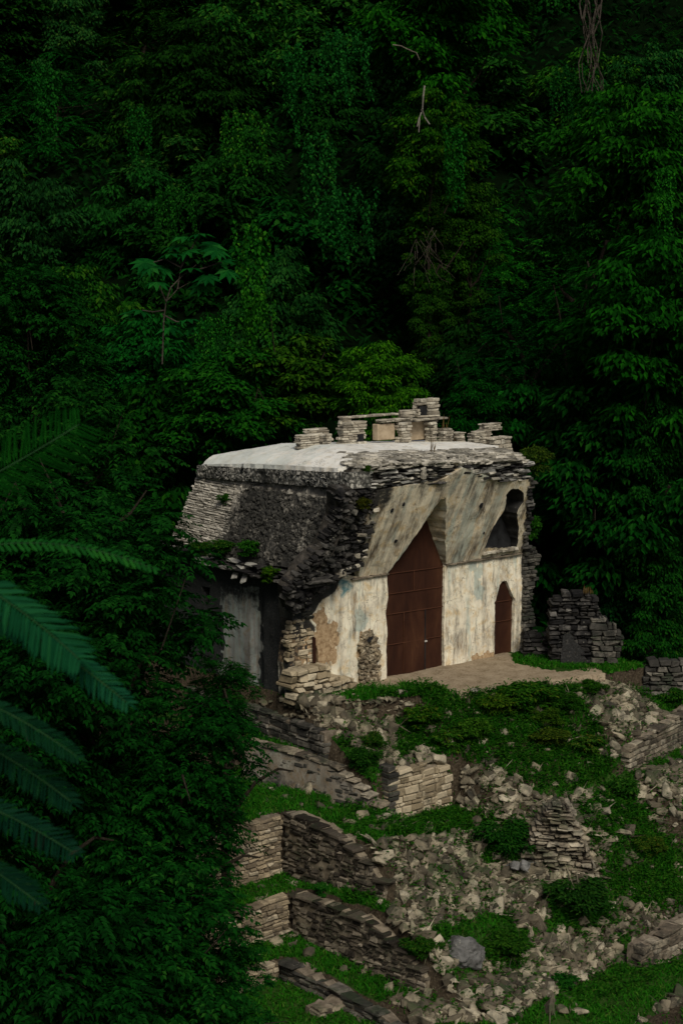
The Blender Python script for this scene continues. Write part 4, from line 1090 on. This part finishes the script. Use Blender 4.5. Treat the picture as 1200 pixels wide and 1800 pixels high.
def vine_mesh(seed, W, Hh, ns, ll, mat):
    r = random.Random(seed); mb = MB()
    for i in range(ns):
        x = r.uniform(-W / 2, W / 2); y = r.gauss(0, .35); z = r.uniform(-.3, .5); h = Hh * r.uniform(.3, 1.) * (1 - .5 * abs(x) / W)
        ph = r.uniform(0, 6); n = int(h / .09); tb = .10 * r.uniform(.5, 1.4)
        for k in range(n):
            p = V((x + .12 * sin(ph + k * .11), y + .1 * cos(ph + k * .13), z - k * .09))
            for q in range(2):
                a = r.uniform(0, 2 * pi); out = V((cos(a), sin(a), 0))
                leaf(mb, p + out * tb * r.random(), (out * .6 - zz * .8 + rdir(r) * .35).normalized(), (out + zz * .7).normalized(), ll * r.uniform(.6, 1.2), ll * .7, mat)
    return mb.mesh('foliage')
def trunkmesh(seed, h, r0, limbs=5, spread=2.2, mat=M_BARK):
    r = random.Random(seed); mb = MB(); pts = []; x = y = 0.
    for i in range(8):
        pts.append(V((x, y, -1 + (h + 1) * i / 7))); x += r.gauss(0, .12); y += r.gauss(0, .12)
    tube(mb, pts, [r0 * (1.3 - .9 * i / 7) for i in range(8)], mat, 8)
    for k in range(limbs):
        i = r.randrange(4, 8); p = pts[i]; a = 2 * pi * k / limbs + r.uniform(-.5, .5); q = [p]
        for j in range(1, 5): q.append(p + V((cos(a + .15 * j), sin(a + .15 * j), 0)) * (spread * j / 4) + zz * (.5 * j * r.uniform(.6, 1.2)) + rdir(r) * .15)
        tube(mb, q, [r0 * .5 * (1 - .2 * j) for j in range(5)], mat, 6)
    return mb.mesh('trunk')
CR = [crown(1, 3.1, 3.6, 70, 11000, .36, .17, LEAF_A, .55), crown(2, 2.8, 4.4, 80, 12000, .30, .15, LEAF_A, .8, (.5, 1.)),
      crown(3, 3.3, 3.0, 60, 10000, .42, .24, LEAF_B, .35, (.6, 1.2), .5), crown_pin(4, 3.2, 3.6, 1300, .62, 6, .17, .075, LEAF_A, 60, (.5, 1.)),
      crown(5, 2.6, 4.8, 90, 12500, .26, .15, LEAF_B, .9, (.4, .85), .8)]
TR = [trunkmesh(i, 6., .13 + .025 * i) for i in range(4)]
def tree(px, py, d, k, sc, label, group=None, tint=(1, 1, 1), rz=None, name='jungle_tree', cat='tree', sz=1., r=random.Random(5)):
    c = atd(px, py, d); g = tz(c.x, c.y); 
    t = thing(name, label, cat, (c.x, c.y, g), group)
    o = bpy.data.objects.new('crown', CR[k]); COL.objects.link(o); o.parent = t
    o.location = (0, 0, c.z - g); o.scale = (sc, sc, sc * sz); o.rotation_euler.z = r.uniform(0, 6.28) if rz is None else rz; o.color = (*tint, 1)
    h = max(1.5, c.z - g)
    if h > 5.5 * sc:
        zc = h - 4.4 * sc
        while zc > .5:
            e = bpy.data.objects.new('creeper', CR[4]); COL.objects.link(e); e.parent = t; e.location = (r.gauss(0, .3), r.gauss(0, .3), zc); e.scale = (sc * .55, sc * .55, sc * .62); e.rotation_euler.z = r.uniform(0, 6); e.color = (tint[0] * .8, tint[1] * .8, tint[2], 1)
            zc -= 3.8 * sc
    u = bpy.data.objects.new('trunk', TR[r.randrange(4)]); COL.objects.link(u); u.parent = t; u.scale = (sc, sc, h / 6.); u.rotation_euler.z = r.uniform(0, 6)
    return t
# the forest behind: individual trees stepping up the hillside
r = random.Random(11)
GAPS = [(645, 150, 25), (640, 250, 30), (640, 350, 35), (625, 450, 40), (600, 545, 45), (890, 90, 25), (905, 190, 25), (900, 290, 40), (930, 500, 45), (960, 610, 40), (120, 300, 25), (110, 410, 30), (190, 590, 35), (1120, 130, 45), (400, 120, 10), (600, 640, 85), (730, 660, 70), (660, 690, 60), (640, 585, 60), (905, 400, 60), (150, 500, 45), (700, 30, 0), (1160, 40, 60), (560, 690, 40), (280, 640, 40), (960, 690, 50)]
rows = []
py = -30; ri = 0
while py < 980:
    px = -90 + (ri % 2) * 70
    while px < 1600:
        rows.append((px + r.uniform(-35, 35), py + r.uniform(-35, 35))); px += 158
    py += 128; ri += 1
KIND = ['broad leaved dark green jungle tree on the hillside behind the temple', 'narrow tall jungle tree with drooping foliage on the hillside behind the temple', 'big leaved vine covered jungle tree on the hillside behind the temple',
        'feathery leaved jungle tree on the hillside behind the temple', 'dense creeper clad column of a tree on the hillside behind the temple']
for px, py in rows:
    if 330 < px < 900 and py > 830: continue
    if px < 200 and py > 900: continue
    if any((px - a) ** 2 + (py - b) ** 2 < (c + 25) ** 2 for a, b, c in GAPS): continue
    d = 66 + (900 - py) / 930 * 31 + r.uniform(-1.5, 1.5)
    k = r.choices(range(5), [4, 3, 3, 3, 3])[0]
    g = r.uniform(.7, 1.65); b = r.uniform(.6, 1.6)
    tree(px, py, d, k, r.uniform(.85, 1.18), KIND[k], ('dark broad leaved forest trees', 'narrow drooping forest trees', 'vine covered forest trees', 'feathery forest trees', 'creeper clad forest trees')[k], (g * r.uniform(.8, 2.4), g, b * g), r=r)
# particular trees
tree(666, 694, 61, 0, .46, 'small bright green tree just behind the roof crest', None, (9., 2.6, 1.))
tree(520, 690, 63, 2, .60, 'yellowish green bushy tree left of the roof crest', None, (6., 1.7, .7))
tree(400, 720, 62, 2, .62, 'round leaved green tree behind the white roof corner', None, (2., 1.5, .8))
tree(1115, 330, 63, 0, .9, 'bright green tree top right with glossy hanging leaves', None, (3., 1.7, .8))
tree(1160, 600, 60, 0, .95, 'tall bright leafy tree at the right edge', None, (2., 1.5, .8))
tree(1050, 520, 64, 3, .8, 'feathery green tree left of the bright right edge tree', None, (1.2, 1.2, .9))
tree(770, 60, 76, 0, 1., 'broad bright green crown at the top middle', None, (2.4, 1.6, .7))
tree(760, 290, 72, 1, .7, 'weeping light green tree under the dead forked branch', None, (4., 1.4, .6))
tree(820, 420, 74, 4, .6, 'creeper hung tree beside the bare twigs', None, (4.5, 1.4, .6))
tree(1090, 860, 62, 0, 1., 'dark green tree behind the ruined wall fragment', None, (.7, .85, 1.))
tree(930, 640, 66, 3, .8, 'dim rounded tree behind the right end of the roof', None, (.7, .9, 1.2))
tree(830, 745, 64, 0, .4, 'small leafy sapling between the roof crest stones and the dark forest', None, (.9, 1.1, .9))
VM = [vine_mesh(1, 1.6, 5., 15, .20, LEAF_B), vine_mesh(2, 2.2, 4., 22, .18, LEAF_B), vine_mesh(3, 1.0, 6., 10, .22, LEAF_B)]
for i, (px, py, d, k, s, tt) in enumerate([(530, 90, 78, 0, .9, (.9, 1, 1.2)), (610, 60, 76, 1, .9, (1, 1.05, 1.4)), (570, 250, 74, 0, .9, (.9, .95, 1.2)), (430, 200, 77, 1, .8, (1.4, 1.1, .7)), (445, 400, 70, 2, .9, (1.2, 1.1, .6)), (610, 340, 72, 1, .85, (.9, 1, 1.3)),
        (460, 520, 66, 0, .8, (1.8, 1.2, .5)), (310, 330, 76, 1, .7, (1.3, 1.1, .8)), (80, 120, 78, 2, .8, (.8, .9, .8)), (1010, 120, 78, 1, .8, (.7, .8, .9)), (1170, 300, 62, 2, .5, (1.4, 1.3, .7)), (800, 230, 73, 2, .7, (.9, 1, .8)), (250, 200, 78, 0, .7, (.9, 1, .9)), (380, 560, 66, 1, .6, (1, 1.1, .8)), (1075, 180, 76, 0, .8, (.7, .85, .9))]):
    c = atd(px, py, d - 4); tt = (tt[0] * 1.9, tt[1] * 1.6, tt[2] * 1.5); o = bpy.data.objects.new('hanging_vine', VM[k]); COL.objects.link(o); o.location = c; o.scale = (s, s, s); o.rotation_euler.z = TX - pi / 2 + r.uniform(-.3, .3); o.color = (*tt, 1)
    tag(o, 'curtain of leafy vines hanging from the forest trees', 'vine', 'vine curtains in the forest')

def undergrowth():
    r = random.Random(77); mb = MB()
    for i in range(15000):
        q = r.uniform(60, 112); l = r.uniform(-.24, .24) * q; p = CAM + vh * q + rt * l; z = tz(p.x, p.y)
        if -3.8 < p.x < 6.2 and p.y < 7: continue
        a = r.uniform(0, 6.28); o = V((cos(a), sin(a), 0)); h = r.uniform(.1, 1.3)
        for k in range(2):
            leaf(mb, V((p.x, p.y, z + h)) + rdir(r) * .3, (o - vh * .4 - zz * r.uniform(.1, .9)).normalized(), (zz - vh * .5 + rdir(r) * .3).normalized(), r.uniform(.3, .7), r.uniform(.12, .3), LEAF_A)
    o = setting(mb.build('undergrowth'), 'stuff'); o.color = (.5, .55, .6, 1)
undergrowth()
# dead and bare branches
def branches(name, label, px, py, d, paths, rad, mat, cat='branch', group=None):
    c = atd(px, py, d); mb = MB()
    for p in paths:
        mb.v and None
        pts = [atd(a, b, d + dd) for a, b, dd in p]
        if len(pts) > 2: pts = [pts[0]] + [(pts[i] + V((rnd.gauss(0, .03), rnd.gauss(0, .03), 0))) for i in range(1, len(pts))]
        tube(mb, pts, [rad * (1 - .6 * i / len(pts)) for i in range(len(pts))], mat, 6)
    return tag(mb.build(name), label, cat, group)
branches('dead_branch', 'whitish dead forked branch rising over the weeping tree', 740, 190, 68, [[(746, 150, 0), (743, 170, 0), (741, 190, .1), (737, 205, 0), (737, 232, .1)], [(741, 192, 0), (747, 205, .2), (752, 218, .1)], [(737, 206, 0), (733, 222, 0)]], .038, M_DEAD)
tw = []
for i in range(16):
    a = pi + rnd.uniform(-.75, .75); x, y = 748 + rnd.uniform(-22, 22), 405 + rnd.uniform(-6, 40); q = [(x, y, 0)]
    L_ = rnd.uniform(35, 90)
    for j in range(1, 6): a += rnd.gauss(0, .28); x += L_ / 5 * sin(a) * .8; y -= L_ / 5 * cos(a) ; q.append((x, y, rnd.uniform(-.3, .3)))
    tw.append(q)
branches('bare_twigs', 'tangle of bare grey twigs hanging in the dark middle of the forest', 745, 450, 69, tw, .013, M_LIANA)
tk = []
for i in range(11):
    x = 1040 + rnd.uniform(-14, 14); tk.append([(x + 9 * sin(j * .9 + i) + (j - 3) * rnd.uniform(-1, 1), -20 + j * 26, rnd.uniform(-.4, .4)) for j in range(8)])
branches('liana_trunk', 'grey trunk wrapped in hanging lianas at the top right', 1045, 80, 72, tk, .035, M_LIANA, 'lianas')
branches('fallen_twig', 'thin grey twig crossing the dark leaves at top centre', 700, 90, 72, [[(690, 78, 0), (705, 80, 0), (722, 88, .1), (733, 92, 0), (735, 105, 0)], [(722, 88, 0), (712, 84, .1)]], .03, M_TWIG)
# plant with large lobed leaves
tc = thing('trumpet_tree', 'slender pale branched tree with large lobed leaves at the left', 'tree', atd(295, 560, 62))
cm = MB(); tm = MB(); dC = 62
rr_ = random.Random(3)
stems = [[(285, 640), (288, 560), (292, 530), (312, 508), (335, 495)], [(292, 530), (300, 505), (325, 480), (345, 465)], [(292, 530), (283, 510), (278, 495)], [(285, 552), (310, 565), (345, 568)], [(288, 545), (270, 548), (250, 545)], [(312, 508), (318, 470), (325, 445)], [(325, 480), (360, 470), (390, 460)], [(318, 470), (340, 430), (350, 410)], [(318, 470), (290, 455), (265, 462)]]
for s_ in stems:
    tube(tm, [atd(a, b, dC + rr_.uniform(-.1, .1)) for a, b in s_], [.03, .026, .02, .015, .01][:len(s_)], M_LIANA, 6)
ends = [(250, 545), (235, 550), (345, 568), (330, 560), (275, 495), (265, 470), (330, 440), (350, 410), (370, 430), (345, 455), (390, 458), (400, 475), (365, 485), (300, 445), (285, 470), (325, 415), (310, 430), (355, 500), (300, 575), (380, 440), (255, 460), (335, 470)]
for a, b in ends:
    p = atd(a, b, dC + rr_.uniform(-.7, .5)); n = (zz + rdir(rr_) * .35 - vh * .25).normalized(); a0 = rr_.uniform(0, 6)
    e1 = n.cross(V((1, .2, 0))).normalized(); e2 = n.cross(e1)
    for k in range(9):
        an = a0 + k * 2 * pi / 9; dd = (e1 * cos(an) + e2 * sin(an) - zz * .25).normalized()
        leaf(cm, p, dd, n, .62 * rr_.uniform(.8, 1.1), .24, LEAF_B, .1)
o = cm.build('crown', tc); o.color = (1.1, 1.5, 2.2, 1); tm.build('trunk', tc)

# the leafy trees in front on the left
PIN = [crown_pin(31, 2.6, 2.7, 1900, .46, 4, .22, .10, LEAF_C, 70, (.4, .9)), crown_pin(32, 2.2, 3.2, 1900, .42, 4, .20, .09, LEAF_C, 70, (.4, .85)), crown_pin(33, 2.5, 2.4, 1800, .5, 5, .22, .10, LEAF_C, 66, (.4, .9))]
def ptree(px, py, d, k, sc, label, tint=(1, 1, 1), rz=0., sz=1.):
    c = atd(px, py, d); g = tz(c.x, c.y)
    t = thing('leafy_tree', label, 'tree', (c.x, c.y, g))
    o = bpy.data.objects.new('crown', PIN[k]); COL.objects.link(o); o.parent = t; o.location = (0, 0, c.z - g); o.scale = (sc, sc, sc * sz); o.rotation_euler.z = rz; o.color = (*tint, 1)
    u = bpy.data.objects.new('trunk', TR[k]); COL.objects.link(u); u.parent = t; u.scale = (.8, .8, max(1.2, c.z - g) / 6.)
    return t
ptree(196, 1130, 40, 0, .88, 'leafy tree whose branches reach across the dark side wall of the temple', (.9, .92, .9), .4)
ptree(325, 1370, 39, 1, .72, 'leafy tree beside the terrace walls under the plinth ledge', (1., 1.05, .9), 1.3)
ptree(200, 1440, 40, 2, .95, 'shaded leafy tree low in the left thicket with a mossy gap', (.85, .95, .9), 2.)
ptree(255, 1660, 37, 0, .8, 'leafy tree at the bottom beside the lowest grass terrace', (.9, 1., 1.), 3.1)
ptree(370, 1740, 38, 1, .5, 'small leafy tree overhanging the bottom left kerb', (.85, 1., 1.1), 5.)
ptree(80, 1700, 35, 2, .9, 'dark leafy tree filling the bottom left corner', (.7, .85, .9), 4.)
ptree(60, 1300, 37, 1, .9, 'dark leafy tree behind the large feather fronds at the left edge', (.75, .9, .9), .9)
ptree(110, 1000, 43, 2, 1.0, 'grey green leafy tree above the feather fronds at the left edge', (1.05, 1., 1.), 2.7)
ptree(110, 830, 50, 0, 1.0, 'leafy tree at the left edge next to the roof height', (1.2, 1., .9), 1.9)
ptree(60, 620, 56, 1, 1.05, 'tall leafy tree at the left edge with stepped light green foliage', (1.1, 1.1, .9), .2)
ptree(395, 1225, 43, 1, .34, 'small spray of leaves in front of the foot of the dark side wall', (.95, 1., .9), 1.1)
ptree(205, 965, 47, 1, .52, 'leafy sapling touching the left end of the temple roof', (.9, 1., 1.1), .8)

# big feather fronds close to the camera, borne by a tree standing left of the view
FT = thing('frond_tree', 'tall slender tree with large feathery bluish green fronds hanging into view at the left', 'tree', (0, 0, 0))
rf = random.Random(8)
base = atd(-150, 1250, 11.5)
def frond(p0, p1, sag, width, pairs, tint=(1, 1, 1), lw=.05, nrm=None):
    m = MB(); a = atd(*p0); b = atd(*p1); L_ = (b - a).length; d = (b - a).normalized()
    n = nrm or (zz * .75 - vh * .55 + rt * .1).normalized(); s = d.cross(n).normalized()
    pts = [a.lerp(b, i / pairs) + zz * (sag * 4 * (i / pairs) * (1 - i / pairs)) for i in range(pairs + 1)]
    tube(m, pts[::4] + [pts[-1]], [.004] * len(pts[::4]) + [.002], M_STALK, 5)
    for i in range(1, pairs + 1):
        t = i / pairs; tt = (pts[i] - pts[i - 1]).normalized(); w = width * (1 - .25 * (1 - t)) * (1 if t < .8 else 1 - (t - .8) * 2.6)
        for sg in (-1, 1):
            leaf_ob(m, pts[i], (s * sg * .8 + tt * .6 - zz * .10 + rdir(rf) * .09).normalized(), n, w * rf.uniform(.86, 1.08), lw * 1.05, LEAF_F)
    leaf(m, pts[-1], d, n, width * .6, lw, LEAF_F)
    o = m.build('frond', FT); o.color = (*tint, 1); return o
frond((-90, 1000, 11.), (140, 1160, 10.6), .05, .25, 46, (.9, 1.05, .9), .018)
frond((-40, 1075, 11.2), (222, 1235, 10.8), .06, .16, 50, (.75, .85, .95), .015)
frond((-60, 965, 12), (270, 1000, 12.4), .10, .10, 30, (1., 1.1, .35), .026)
frond((-120, 1200, 10.5), (135, 1330, 10.4), .05, .13, 42, (.45, .44, .42), .015)
frond((-120, 1270, 11), (125, 1410, 10.6), .05, .17, 46, (.36, .38, .42), .014)
frond((-140, 1380, 10.8), (130, 1500, 10.2), .05, .16, 46, (.4, .42, .5), .014)
frond((-160, 1450, 11), (70, 1590, 10.6), .04, .15, 40, (.35, .4, .45), .015)
frond((-120, 890, 12), (140, 745, 12.6), -.02, .38, 46, (.55, .8, .16), .014, (zz * .5 - vh * .8).normalized())
frond((-140, 1500, 11), (60, 1560, 11), .04, .12, 34, (.4, .45, .45), .016)
tm = MB()
tb = base.copy(); gz = tz(tb.x, tb.y)
tp = [V((tb.x - .25 * sin(i * .8), tb.y + .2 * cos(i), gz - .5 + (base.z + 3.6 - gz) * i / 9)) for i in range(10)]
tube(tm, tp, [.22 - .017 * i for i in range(10)], M_BARK, 10)
for p0 in ((-90, 1000, 11.), (-40, 1075, 11.2), (-60, 965, 12), (-120, 1200, 10.5), (-120, 1270, 11), (-140, 1380, 10.8), (-160, 1450, 11), (-120, 890, 12), (-140, 1500, 11)):
    q = atd(*p0); k = min(tp, key=lambda t: (t - q - zz * -.4).length); tube(tm, [k, k.lerp(q, .5) + zz * .08, q], [.03, .02, .009], M_TWIG, 6)
tm.build('trunk', FT)

# ---------------------------------------------------------------- bushes and weeds
BUSH = [crown(51, .62, .5, 26, 2600, .15, .07, LEAF_W, .2, (.14, .3)), crown(52, .6, .55, 26, 3200, .11, .06, LEAF_W, .1, (.12, .26)), crown(53, .55, .6, 24, 1500, .18, .10, LEAF_W, .3, (.16, .3))]
def bush(px, py, k, s, label, tint=(1, 1, 1), sz=1., p=None, lift=.3, name='bush', cat='bush'):
    if p is None and s >= .8 and py < 1340: s *= .74; sz *= .7; tint = (tint[0] * 1.45, tint[1] * 1.2, tint[2])
    p = p or ground(px, py); o = bpy.data.objects.new(name, BUSH[k]); COL.objects.link(o); o.location = p + zz * lift * s; o.scale = (s, s, s * sz); o.rotation_euler.z = rnd.uniform(0, 6); o.color = (tint[0] * 1.7, tint[1], tint[2], 1)
    return tag(o, label, cat)
bush(885, 1505, 1, 1.15, 'round dark green bush in the middle of the rubble', (.45, .75, .7))
bush(1040, 1225, 1, .95, 'round bush on the rubble beside the ruined wall fragment', (.6, .85, .7))
bush(930, 1240, 0, 1.4, 'dark leafy bush on the slope below the small door', (.5, .8, .6))
bush(985, 1250, 1, 1.1, 'dark bush left of the bush by the ruined fragment', (.5, .75, .6))
bush(870, 1255, 0, 1.15, 'yellow green bush just under the white edge stone', (1., .95, .7))
bush(745, 1275, 0, 1.15, 'leafy bush right of the crumbled platform face', (.6, .85, .6))
bush(960, 1310, 0, 1.1, 'brownish green bush near the right wall corner', (1.3, .85, .9), .8)
bush(1030, 1320, 2, .9, 'leafy bush against the broken end of the squared wall', (.7, .8, .9))
bush(1015, 1610, 1, 1.3, 'wide dull green bush low on the slope above the whitish wall', (.65, .75, .9), .8)
bush(742, 1680, 0, .65, 'weedy bush left of the large boulder', (.7, .85, .7), .8)
bush(890, 1680, 0, .8, 'weedy bush right of the large boulder', (.8, .9, .7), .7)
bush(990, 1740, 2, .5, 'broad leaved weed at the edge of the bottom lawn', (.5, 1., .9))
bush(835, 1300, 0, .75, 'light green grassy shrub on the open slope under the path', (1.2, 1.2, .8), .9)
bush(960, 1275, 1, .7, 'yellow flecked shrub in the grass below the ruined fragment', (1.5, 1.15, .8), .9)
bush(790, 1310, 2, .6, 'pale leaved weed clump above the rubble beside the cut blocks', (1., 1.1, .8), .9)
bush(1140, 1500, 1, .7, 'olive scrub on the right slope', (1.3, 1., .9), .7)
bush(655, 1320, 1, .6, 'small weed clump on the first grass terrace', (.6, .8, .7))
bush(640, 1345, 0, .6, 'low leafy clump between plastered wall and cut block corner', (.6, .8, .7))
bush(565, 1568, 2, .28, 'single rosette of broad leaves on the narrow grass strip', (.5, 1.1, 1.))
bush(1100, 1400, 2, .6, 'weed clump below the squared block wall', (.7, .9, .8))
bush(1180, 1240, 0, .7, 'small bush behind the squared block wall', (.6, .9, .7))
bush(0, 0, 2, .42, 'bright leafy fern rooted on the eaves ledge', (1.1, 1.05, .5), .9, at(474, 1008, 0, -3.95), 0., 'wall_plant', 'plant')
bush(0, 0, 2, .5, 'bright green plant on the black roof slope', (.8, 1.2, .8), .8, at(438, 962, 0, -3.7), 0., 'wall_plant', 'plant')
bush(0, 0, 0, .6, 'leafy tuft growing at the left end of the eaves', (.6, .85, .7), .7, at(385, 962, 0, -3.8), 0., 'wall_plant', 'plant')
bush(0, 0, 0, .5, 'leafy tuft trailing from the far left end of the roof slope', (.6, .85, .7), .9, at(345, 965, 0, -3.8), 0., 'wall_plant', 'plant')
bush(0, 0, 1, .32, 'small moss tuft high on the pale stone part of the roof slope', (.6, 1., .7), 1., at(392, 878, 0, -3.0), 0., 'wall_plant', 'plant')
bush(0, 0, 0, .72, 'yellowish shrub sprouting from the right corner of the roof', (1.7, 1., 1.), 1.3, V((5.45, -.6, 6.0)), 0., 'wall_plant', 'plant')
bush(0, 0, 2, .45, 'green sprig hanging off the right end of the vault', (.8, 1.1, .8), 1.4, at(934, 925, 1, -.2), 0., 'wall_plant', 'plant')
bush(0, 0, 0, .3, 'reddish brown fern at the broken edge beside the vault', (2.2, .75, .8), 1.2, at(638, 885, 1, -1.55), 0., 'wall_plant', 'plant')
bush(0, 0, 1, .3, 'green tuft on the flagstones above the cornice corner', (1., .9, .8), 1., at(641, 828, 1, -1.4), 0., 'wall_plant', 'plant')
for px, py, n_, lb in ((757, 796, 7, 'thin dry brown stalks standing on the roof edge'), (781, 752, 6, 'dry grass stalks beside the crest tower'), (800, 790, 9, 'short dry tuft on the roof right of the crest'), (1032, 1042, 20, 'pale grass tuft on top of the ruined wall fragment')):
    mb = MB(); p = at(px, py, 1, -.4 if py < 1000 and px < 770 and py > 780 else (1.9 if py < 1000 else 0)) if py < 1000 else onpl(px, py, (rb, vh))
    for i in range(n_):
        b_ = p + V((rnd.gauss(0, .07), rnd.gauss(0, .07), -.05)); h = rnd.uniform(.25, .6) if py < 800 else rnd.uniform(.15, .3)
        leaf(mb, b_, (zz + rdir(rnd) * .2).normalized(), vh, h, .025, LITTER)
    tag(mb.build('dry_stalks'), lb, 'grass tuft')

# grass
def blade_field(name, n, test, hgt, mat, seed, wide=.02):
    r = random.Random(seed); mb = MB(); vs = []; fs = []; k = 0; tries = 0
    while k < n and tries < n * 60:
        tries += 1
        x = r.uniform(-10.5, 9.5); y = r.uniform(-14, 2.5)
        w = test(x, y, r)
        if not w: continue
        z = tz(x, y); a = r.uniform(0, 6.28); h = r.uniform(*hgt) * w; s = wide * r.uniform(.6, 1.4)
        le = V((r.gauss(0, .35), r.gauss(0, .35), 1)); o = len(vs)
        b0 = V((x, y, z - .02)); e = V((cos(a), sin(a), 0)) * s
        m_ = b0 + le * (h * .55); t_ = b0 + V((le.x * 2, le.y * 2, .9)) * h * .9
        vs += [b0 - e, b0 + e, m_ + e * .7, m_ - e * .7, t_]; fs += [(o, o + 1, o + 2, o + 3), (o + 3, o + 2, o + 4)]; k += 1
    mb.add(vs, fs, mat); return setting(mb.build(name), 'stuff')
def gtest(x, y, r):
    z = tz(x, y); p = V((x, y, z)); px, py = pix(p)
    if not (380 < px < 1330 and 1140 < py < 1840): return 0
    w = 6 * noise.noise(V((x * 2, y * 2, 0)))
    if inpoly(px + w, py + w, DIRT) : return 0
    if -3.6 < x < 5.8 and y > -.08: return 0
    if y > -.3 and x > -3.6 and not (5.6 < x < 8): return 0
    d = dens(px, py, RUBP); v = dens(px, py, VEGP)
    if d > .5 and v < .3 and r.random() < .9: return 0
    if noise.noise(V((x * 1.3, y * 1.3, 8))) < -.28 and z < -5: return 0 if r.random() < .7 else .6
    zf = abs(zflank(x - .1, y) - zflank(x + .1, y))
    if zf > .3 and z < -.5 and zflank(x, y) < zfront(x, y) + .1: return 0
    return .65 if z < -5.1 else (1.35 if v > .5 else .85)
blade_field('grass', 78000, gtest, (.08, .24), GRASS, 3)
def wtest(x, y, r):
    z = tz(x, y); px, py = pix(V((x, y, z)))
    if not (600 < px < 1240 and 1200 < py < 1790): return 0
    v = dens(px, py, VEGP); d = dens(px, py, RUBP)
    if r.random() > max(v, .10 + .22 * (noise.noise(V((x * 1.5, y * 1.5, 4))) > .1)): return 0
    if inpoly(px, py, DIRT): return 0
    return 1
def weeds():
    r = random.Random(9); mb = MB(); k = 0
    while k < 7600:
        x = r.uniform(-7.5, 9.5); y = r.uniform(-11, -1.5)
        if not wtest(x, y, r): continue
        z = tz(x, y); k += 1; h = r.uniform(.05, .32)
        for q in range(6):
            a = r.uniform(0, 6.28); o = V((cos(a), sin(a), 0))
            leaf(mb, V((x, y, z + h * r.random())) + o * .04, (o + zz * r.uniform(-.2, .8)).normalized(), (zz + o * .3).normalized(), r.uniform(.07, .16), r.uniform(.03, .07), LEAF_W)
    o = setting(mb.build('weeds'), 'stuff'); o.color = (1.5, 1.15, .8, 1)
weeds()

# ---------------------------------------------------------------- light, sky, camera
EL, AZ_ = 43., None
sun_from = (-.80 * vh + .20 * rt).normalized() * cos(radians(EL)) + zz * sin(radians(EL))    # where the light comes from
sd_ = bpy.data.lights.new('sun', 'SUN'); sd_.energy = 2.3; sd_.angle = radians(22); sd_.color = (1., .935, .79)
so = bpy.data.objects.new('sun', sd_); COL.objects.link(so); so.rotation_euler = sun_from.to_track_quat('Z', 'Y').to_euler()
w = bpy.data.worlds.new('World'); S.world = w; w.use_nodes = True; nt = w.node_tree
sky = nt.nodes.new('ShaderNodeTexSky'); sky.sky_type = 'NISHITA'; sky.sun_disc = False
sky.sun_elevation = radians(EL); sky.sun_rotation = atan2(sun_from.x, sun_from.y)
sky.air_density = .8; sky.dust_density = 4.; sky.ozone_density = .6
nt.links.new(sky.outputs[0], nt.nodes['Background'].inputs[0]); nt.nodes['Background'].inputs[1].default_value = .055
cam = bpy.data.cameras.new('camera'); co = bpy.data.objects.new('camera', cam); COL.objects.link(co)
co.location = CAM; co.rotation_euler = Matrix((rt, upv, -fw)).transposed().to_euler()
cam.sensor_fit = 'HORIZONTAL'; cam.sensor_width = 36; cam.lens = 36 * F / 1200; cam.clip_end = 3000; cam.clip_start = .5
cam.dof.use_dof = True; cam.dof.focus_distance = 52; cam.dof.aperture_fstop = 4.5
S.camera = co
vs_ = S.view_settings; vs_.view_transform = 'Standard'; vs_.look = 'None'; vs_.exposure = 0.; vs_.gamma = 1.; vs_.use_curve_mapping = False
S.cycles.max_bounces = 6; S.cycles.diffuse_bounces = 3; S.cycles.transmission_bounces = 3
